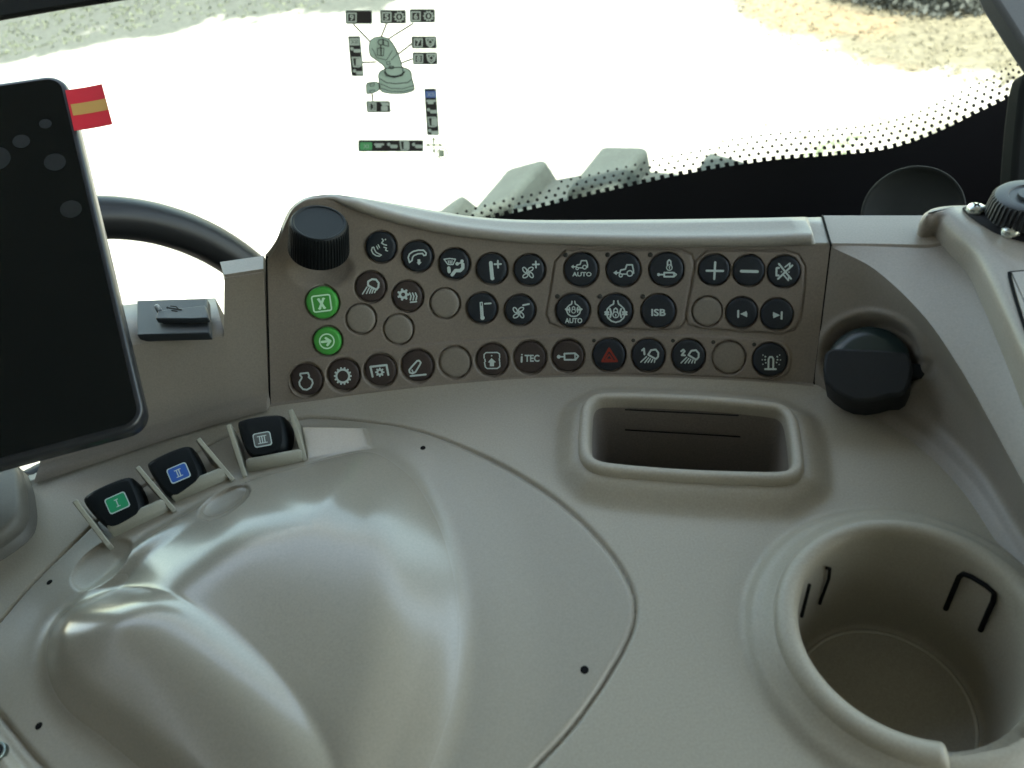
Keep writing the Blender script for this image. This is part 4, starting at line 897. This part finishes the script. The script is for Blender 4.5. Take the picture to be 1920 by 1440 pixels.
# ------------------------------------------------------------------ outside
GZ = H-2.86
def gpt(p): return onz([p], GZ)[0]
gx_ = np.linspace(-14, 16, 420); gy_ = np.linspace(-6, 26, 440); GX, GY = np.meshgrid(gx_, gy_)
def vnoise(x, y, s, seed):
    r = np.random.default_rng(seed).random((64, 64)); x = x/s; y = y/s; i = np.floor(x).astype(int); j = np.floor(y).astype(int); fx = x-i; fy = y-j; fx = fx*fx*(3-2*fx); fy = fy*fy*(3-2*fy)
    g = lambda a, b: r[a % 64, b % 64]
    return (g(i, j)*(1-fx)+g(i+1, j)*fx)*(1-fy)+(g(i, j+1)*(1-fx)+g(i+1, j+1)*fx)*fy
nzv = sum(vnoise(GX, GY, s, 7+k)*a for k, (s, a) in enumerate(((1.2, .5), (.45, .3), (.18, .25), (.08, .2))))/1.25
pg = proj(np.stack([GX, GY, np.full(GX.shape, GZ)], -1).reshape(-1, 3)).reshape(*GX.shape, 2)
okp = GY > .8
base = np.array([.235, .23, .205])[None, None]*np.ones((*GX.shape, 1))
def blend(mask, col): 
    global base
    base = base*(1-mask[..., None])+np.array(col)*mask[..., None]
def pm(poly, soft, amt):
    s_ = sdf(pg[..., 0], pg[..., 1], np.array(poly, float)); return sstep(s_/soft+(nzv-.5)*5, -.3, .8)*okp*amt
blend(pm([(-900, -500), (-900, 130), (0, 118), (150, 85), (330, 50), (600, 25), (720, 18), (760, -10), (900, -200), (900, -500)], 14, 1), (.034, .039, .032))
blend(pm([(980, -60), (1180, -60), (1170, 10), (1000, 8)], 14, .9), (.08, .085, .07))
blend(pm([(1280, -200), (1380, 30), (1480, 70), (1600, 130), (1750, 160), (1950, 180), (2400, 120), (2400, -400)], 26, .95), (.08, .074, .048))
blend(pm([(1400, -10), (1700, 30), (1680, 75), (1500, 70), (1400, 40)], 15, .8), (.15, .11, .065))
blend(pm([(1600, 105), (1850, 140), (1900, 165), (1700, 140)], 10, .9), (.11, .085, .055))
blend(pm([(1200, 50), (1330, 52), (1320, 66), (1230, 64)], 7, .8), (.11, .10, .07))
blend(pm([(1180, 60), (1350, 60), (1600, 160), (2000, 190), (2000, 330), (1700, 300), (1400, 180)], 40, .6), (.16, .155, .11))
blend(pm([(1220, 330), (1500, 330), (1700, 250), (1900, 170), (1600, 440), (1200, 450)], 26, .7), (.10, .11, .085))
me_v = np.stack([GX, GY, GZ+(nzv-.5)*.03], -1).reshape(-1, 3)
gm = bpy.data.materials.new('gravel'); gm.use_nodes = True; t_ = gm.node_tree; b_ = t_.nodes['Principled BSDF']; b_.inputs['Roughness'].default_value = .95
at = t_.nodes.new('ShaderNodeAttribute'); at.attribute_name = 'soil'; nz = t_.nodes.new('ShaderNodeTexNoise'); nz.inputs['Scale'].default_value = 22; nz.inputs['Detail'].default_value = 6
tc = t_.nodes.new('ShaderNodeTexCoord'); t_.links.new(tc.outputs['Object'], nz.inputs['Vector']); r_ = t_.nodes.new('ShaderNodeMapRange'); r_.inputs[1].default_value = .35; r_.inputs[2].default_value = .65; r_.inputs[3].default_value = .72; r_.inputs[4].default_value = 1.3
t_.links.new(nz.outputs[0], r_.inputs[0]); vm = t_.nodes.new('ShaderNodeVectorMath'); vm.operation = 'SCALE'; t_.links.new(at.outputs['Color'], vm.inputs[0]); t_.links.new(r_.outputs[0], vm.inputs['Scale']); t_.links.new(vm.outputs[0], b_.inputs['Base Color'])
go = mk('ground', me_v, gridfaces(*GX.shape), gm); go['kind'] = 'structure'
ca = go.data.attributes.new('soil', 'FLOAT_COLOR', 'POINT'); ca.data.foreach_set('color', np.concatenate([base, np.ones((*GX.shape, 1))], -1).ravel())
fo = mk('ground', np.array([(-200, -200, GZ-.05), (200, -200, GZ-.05), (200, 300, GZ-.05), (-200, 300, GZ-.05)]), [[0, 1, 2, 3]], mat('far_soil', (.22, .21, .17), .9), smooth=False); fo['kind'] = 'structure'
# loose stones
ST = bpy.data.meshes.new('stone'); bm = bmesh.new(); bmesh.ops.create_icosphere(bm, subdivisions=2, radius=1)
for v_ in bm.verts: v_.co *= 1+.25*math.sin(v_.co.x*3+v_.co.y*5)+.1*random.random()
bm.to_mesh(ST); bm.free(); ST.materials.append(mat('stone_grey', (.16, .16, .12), .9))
spots = [(238,305,.017,'dark pebble lying just right of the monitor edge below the flag sticker'),(467,243,.022,'flat stone on bare gravel between the flag sticker and the joystick diagram'),(520,244,.010,'tiny speck of stone beside the flat stone left of the joystick diagram'),
 (1232,85,.03,'long flat stone farthest right of the numbered tags near the dry grass'),(1315,88,.028,'wide flat stone at the edge of the brown leaves'),(1440,232,.022,'rounded stone in the open gravel right of the tyre'),(1657,222,.026,'largest stone just above the dotted border on the right'),
 (1512,258,.02,'stone touching the upper row of dots near the middle of the border'),(760,392,.014,'small stone on gravel left of the tyre above the console rail'),(1325,248,.016,'stone behind the rear lug of the tyre'),(1060,120,.016,'lone stone on gravel to the right of the joystick diagram')]
for k, (x_, y_, s, lb_) in enumerate(spots):
    o = bpy.data.objects.new('stone', ST); C.objects.link(o); q = gpt((x_, y_)); o.location = (q[0], q[1], GZ+s*.3); o.scale = (s*1.6, s, s*.6); o.rotation_euler = (0, 0, random.random()*6)
    o['label'] = lb_; o['category'] = 'stone'; o['group'] = 'loose stones on the gravel'
# weeds and dry plants
def tufts(name, polypx, cnt, hgt, col, label=None):
    P = []; Fc = []; poly = np.array([gpt(p)[:2] for p in polypx]); lo, hi = poly.min(0), poly.max(0); c_ = 0
    while c_ < cnt:
        q = lo+(hi-lo)*rng.random(2)
        if not inside(np.array([q[0]]), np.array([q[1]]), poly)[0]: continue
        c_ += 1; zb_ = GZ
        for b in range(7):
            a = rng.random()*6.28; h = hgt*(.4+rng.random()); wv = np.array([math.cos(a), math.sin(a), 0])*.006*(1+rng.random()); ln = np.array([math.cos(a+1.5), math.sin(a+1.5), 0])*h*.8
            p0 = np.array([q[0], q[1], zb_])+rng.normal(0, .02, 3)*(1, 1, 0); k = len(P); P += [p0-wv, p0+wv, p0+ln+(0, 0, h)]; Fc.append([k, k+1, k+2])
    o = mk(name, P, Fc, mat(name+'_leaf', col, .8), smooth=False); o['kind'] = 'stuff'; return o
tufts('dry_grass', [(1320, -40), (1420, 60), (1600, 120), (1900, 170), (1990, 60), (1700, -60)], 500, .02, (.09, .084, .055))
tufts('weeds', [(1210, 420), (1290, 370), (1500, 330), (1600, 300), (1620, 250), (1400, 310)], 90, .018, (.08, .11, .06))
tufts('grass', [(-200, -60), (-200, 110), (0, 108), (150, 80), (330, 45), (600, 22), (720, -60)], 1500, .03, (.07, .085, .055))
# hedge at the far right
hedge = thing('hedge', 'dark hedge at the top right edge of the gravel yard', 'hedge', tuple(gpt((1700, 30))))
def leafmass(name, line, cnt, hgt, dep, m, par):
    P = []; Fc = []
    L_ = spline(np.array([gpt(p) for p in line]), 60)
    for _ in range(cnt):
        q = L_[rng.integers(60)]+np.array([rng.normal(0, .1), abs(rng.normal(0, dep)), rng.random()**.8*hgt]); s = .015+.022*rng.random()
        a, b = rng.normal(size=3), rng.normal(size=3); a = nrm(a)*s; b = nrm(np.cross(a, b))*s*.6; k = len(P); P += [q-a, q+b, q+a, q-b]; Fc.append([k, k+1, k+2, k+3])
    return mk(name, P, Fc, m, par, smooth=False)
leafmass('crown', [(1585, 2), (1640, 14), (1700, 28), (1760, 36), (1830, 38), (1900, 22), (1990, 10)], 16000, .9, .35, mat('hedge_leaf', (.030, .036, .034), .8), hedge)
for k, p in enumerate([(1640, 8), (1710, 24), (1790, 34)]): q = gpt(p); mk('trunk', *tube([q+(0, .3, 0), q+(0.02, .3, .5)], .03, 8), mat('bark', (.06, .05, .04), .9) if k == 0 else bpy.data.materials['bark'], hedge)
# ------------------------------------------------------------------ front tyre
TW, TR = .52, .95
tyre = None
ct_px = gpt((1180, 300))
yaw = math.radians(22)
cT = np.array([0.33, 1.62, GZ+TR+.010-.005])
axT = np.array([math.sin(yaw), math.cos(yaw)*1.0, 0]); fwT = np.array([math.cos(yaw), -math.sin(yaw), 0])
tyre = thing('tractor_tyre', 'dusty front tractor tyre with big lugs just outside the windscreen', 'tyre', (cT[0], cT[1], GZ))
Mt = Matrix(((fwT[0], 0, axT[0], cT[0]), (fwT[1], 0, axT[1], cT[1]), (0, 1, 0, cT[2]), (0, 0, 0, 1)))
M_ty = mat('tyre_rubber', (.034, .042, .038), .85, .3, grain=.25, gscale=160, blot=.15)
hw_ = TW/2
pr = [(.40, -hw_*.85), (.52, -hw_), (.74, -hw_*.98), (TR-.075, -hw_*.80), (TR-.058, 0), (TR-.075, hw_*.80), (.74, hw_*.98), (.52, hw_), (.40, hw_*.85)]
V, Fc = lathe(pr, 96); mk('carcass', V, Fc, M_ty, tyre, M=Mt)
V, Fc = lathe([(.40, -.05), (.38, .0), (.15, .03), (.0001, .03)], 40); mk('wheel_disc', V, Fc, mat('wheel_rim_yellow', (.5, .35, .02), .5), tyre, M=Mt)
NL = 21
lug_me = None
for side in (-1, 1):
    V = []
    # lug outline in (arc, width) plane, chevron bar
    a0 = [(0, .0), (.165, .02), (.225, .245), (.06, .26)]
    for rz in (TR-.12, TR):
        sc_ = 1 if rz < TR-.01 else .78
        cx_ = np.mean(a0, 0)
        for a, b in a0:
            a, b = cx_[0]+(a-cx_[0])*sc_, cx_[1]+(b-cx_[1])*(.97 if sc_ < 1 else 1)
            an = a/TR; r2_ = rz-(.02 if b > .2 else 0); V.append((r2_*math.sin(an), r2_*math.cos(an), side*b))
    Fl = [[0, 1, 2, 3], [7, 6, 5, 4], [0, 4, 5, 1], [1, 5, 6, 2], [2, 6, 7, 3], [3, 7, 4, 0]]
    proto = None
    for k in range(NL):
        an = 2*math.pi*(k+(.5 if side > 0 else 0))/NL+TYRE_PH if 'TYRE_PH' in globals() else 2*math.pi*(k+(.5 if side > 0 else 0))/NL
        Mk = Mt@Matrix.Rotation(an, 4, 'Z')
        if proto is None: proto = mk('lug', V, Fl, M_ty, tyre, M=Mk, bevel=.018, seg=3)
        else:
            o = proto.copy(); C.objects.link(o); o.parent = tyre; o.matrix_parent_inverse = PM[tyre.name].inverted(); o.matrix_basis = Mk
print('objects', len(S.objects))
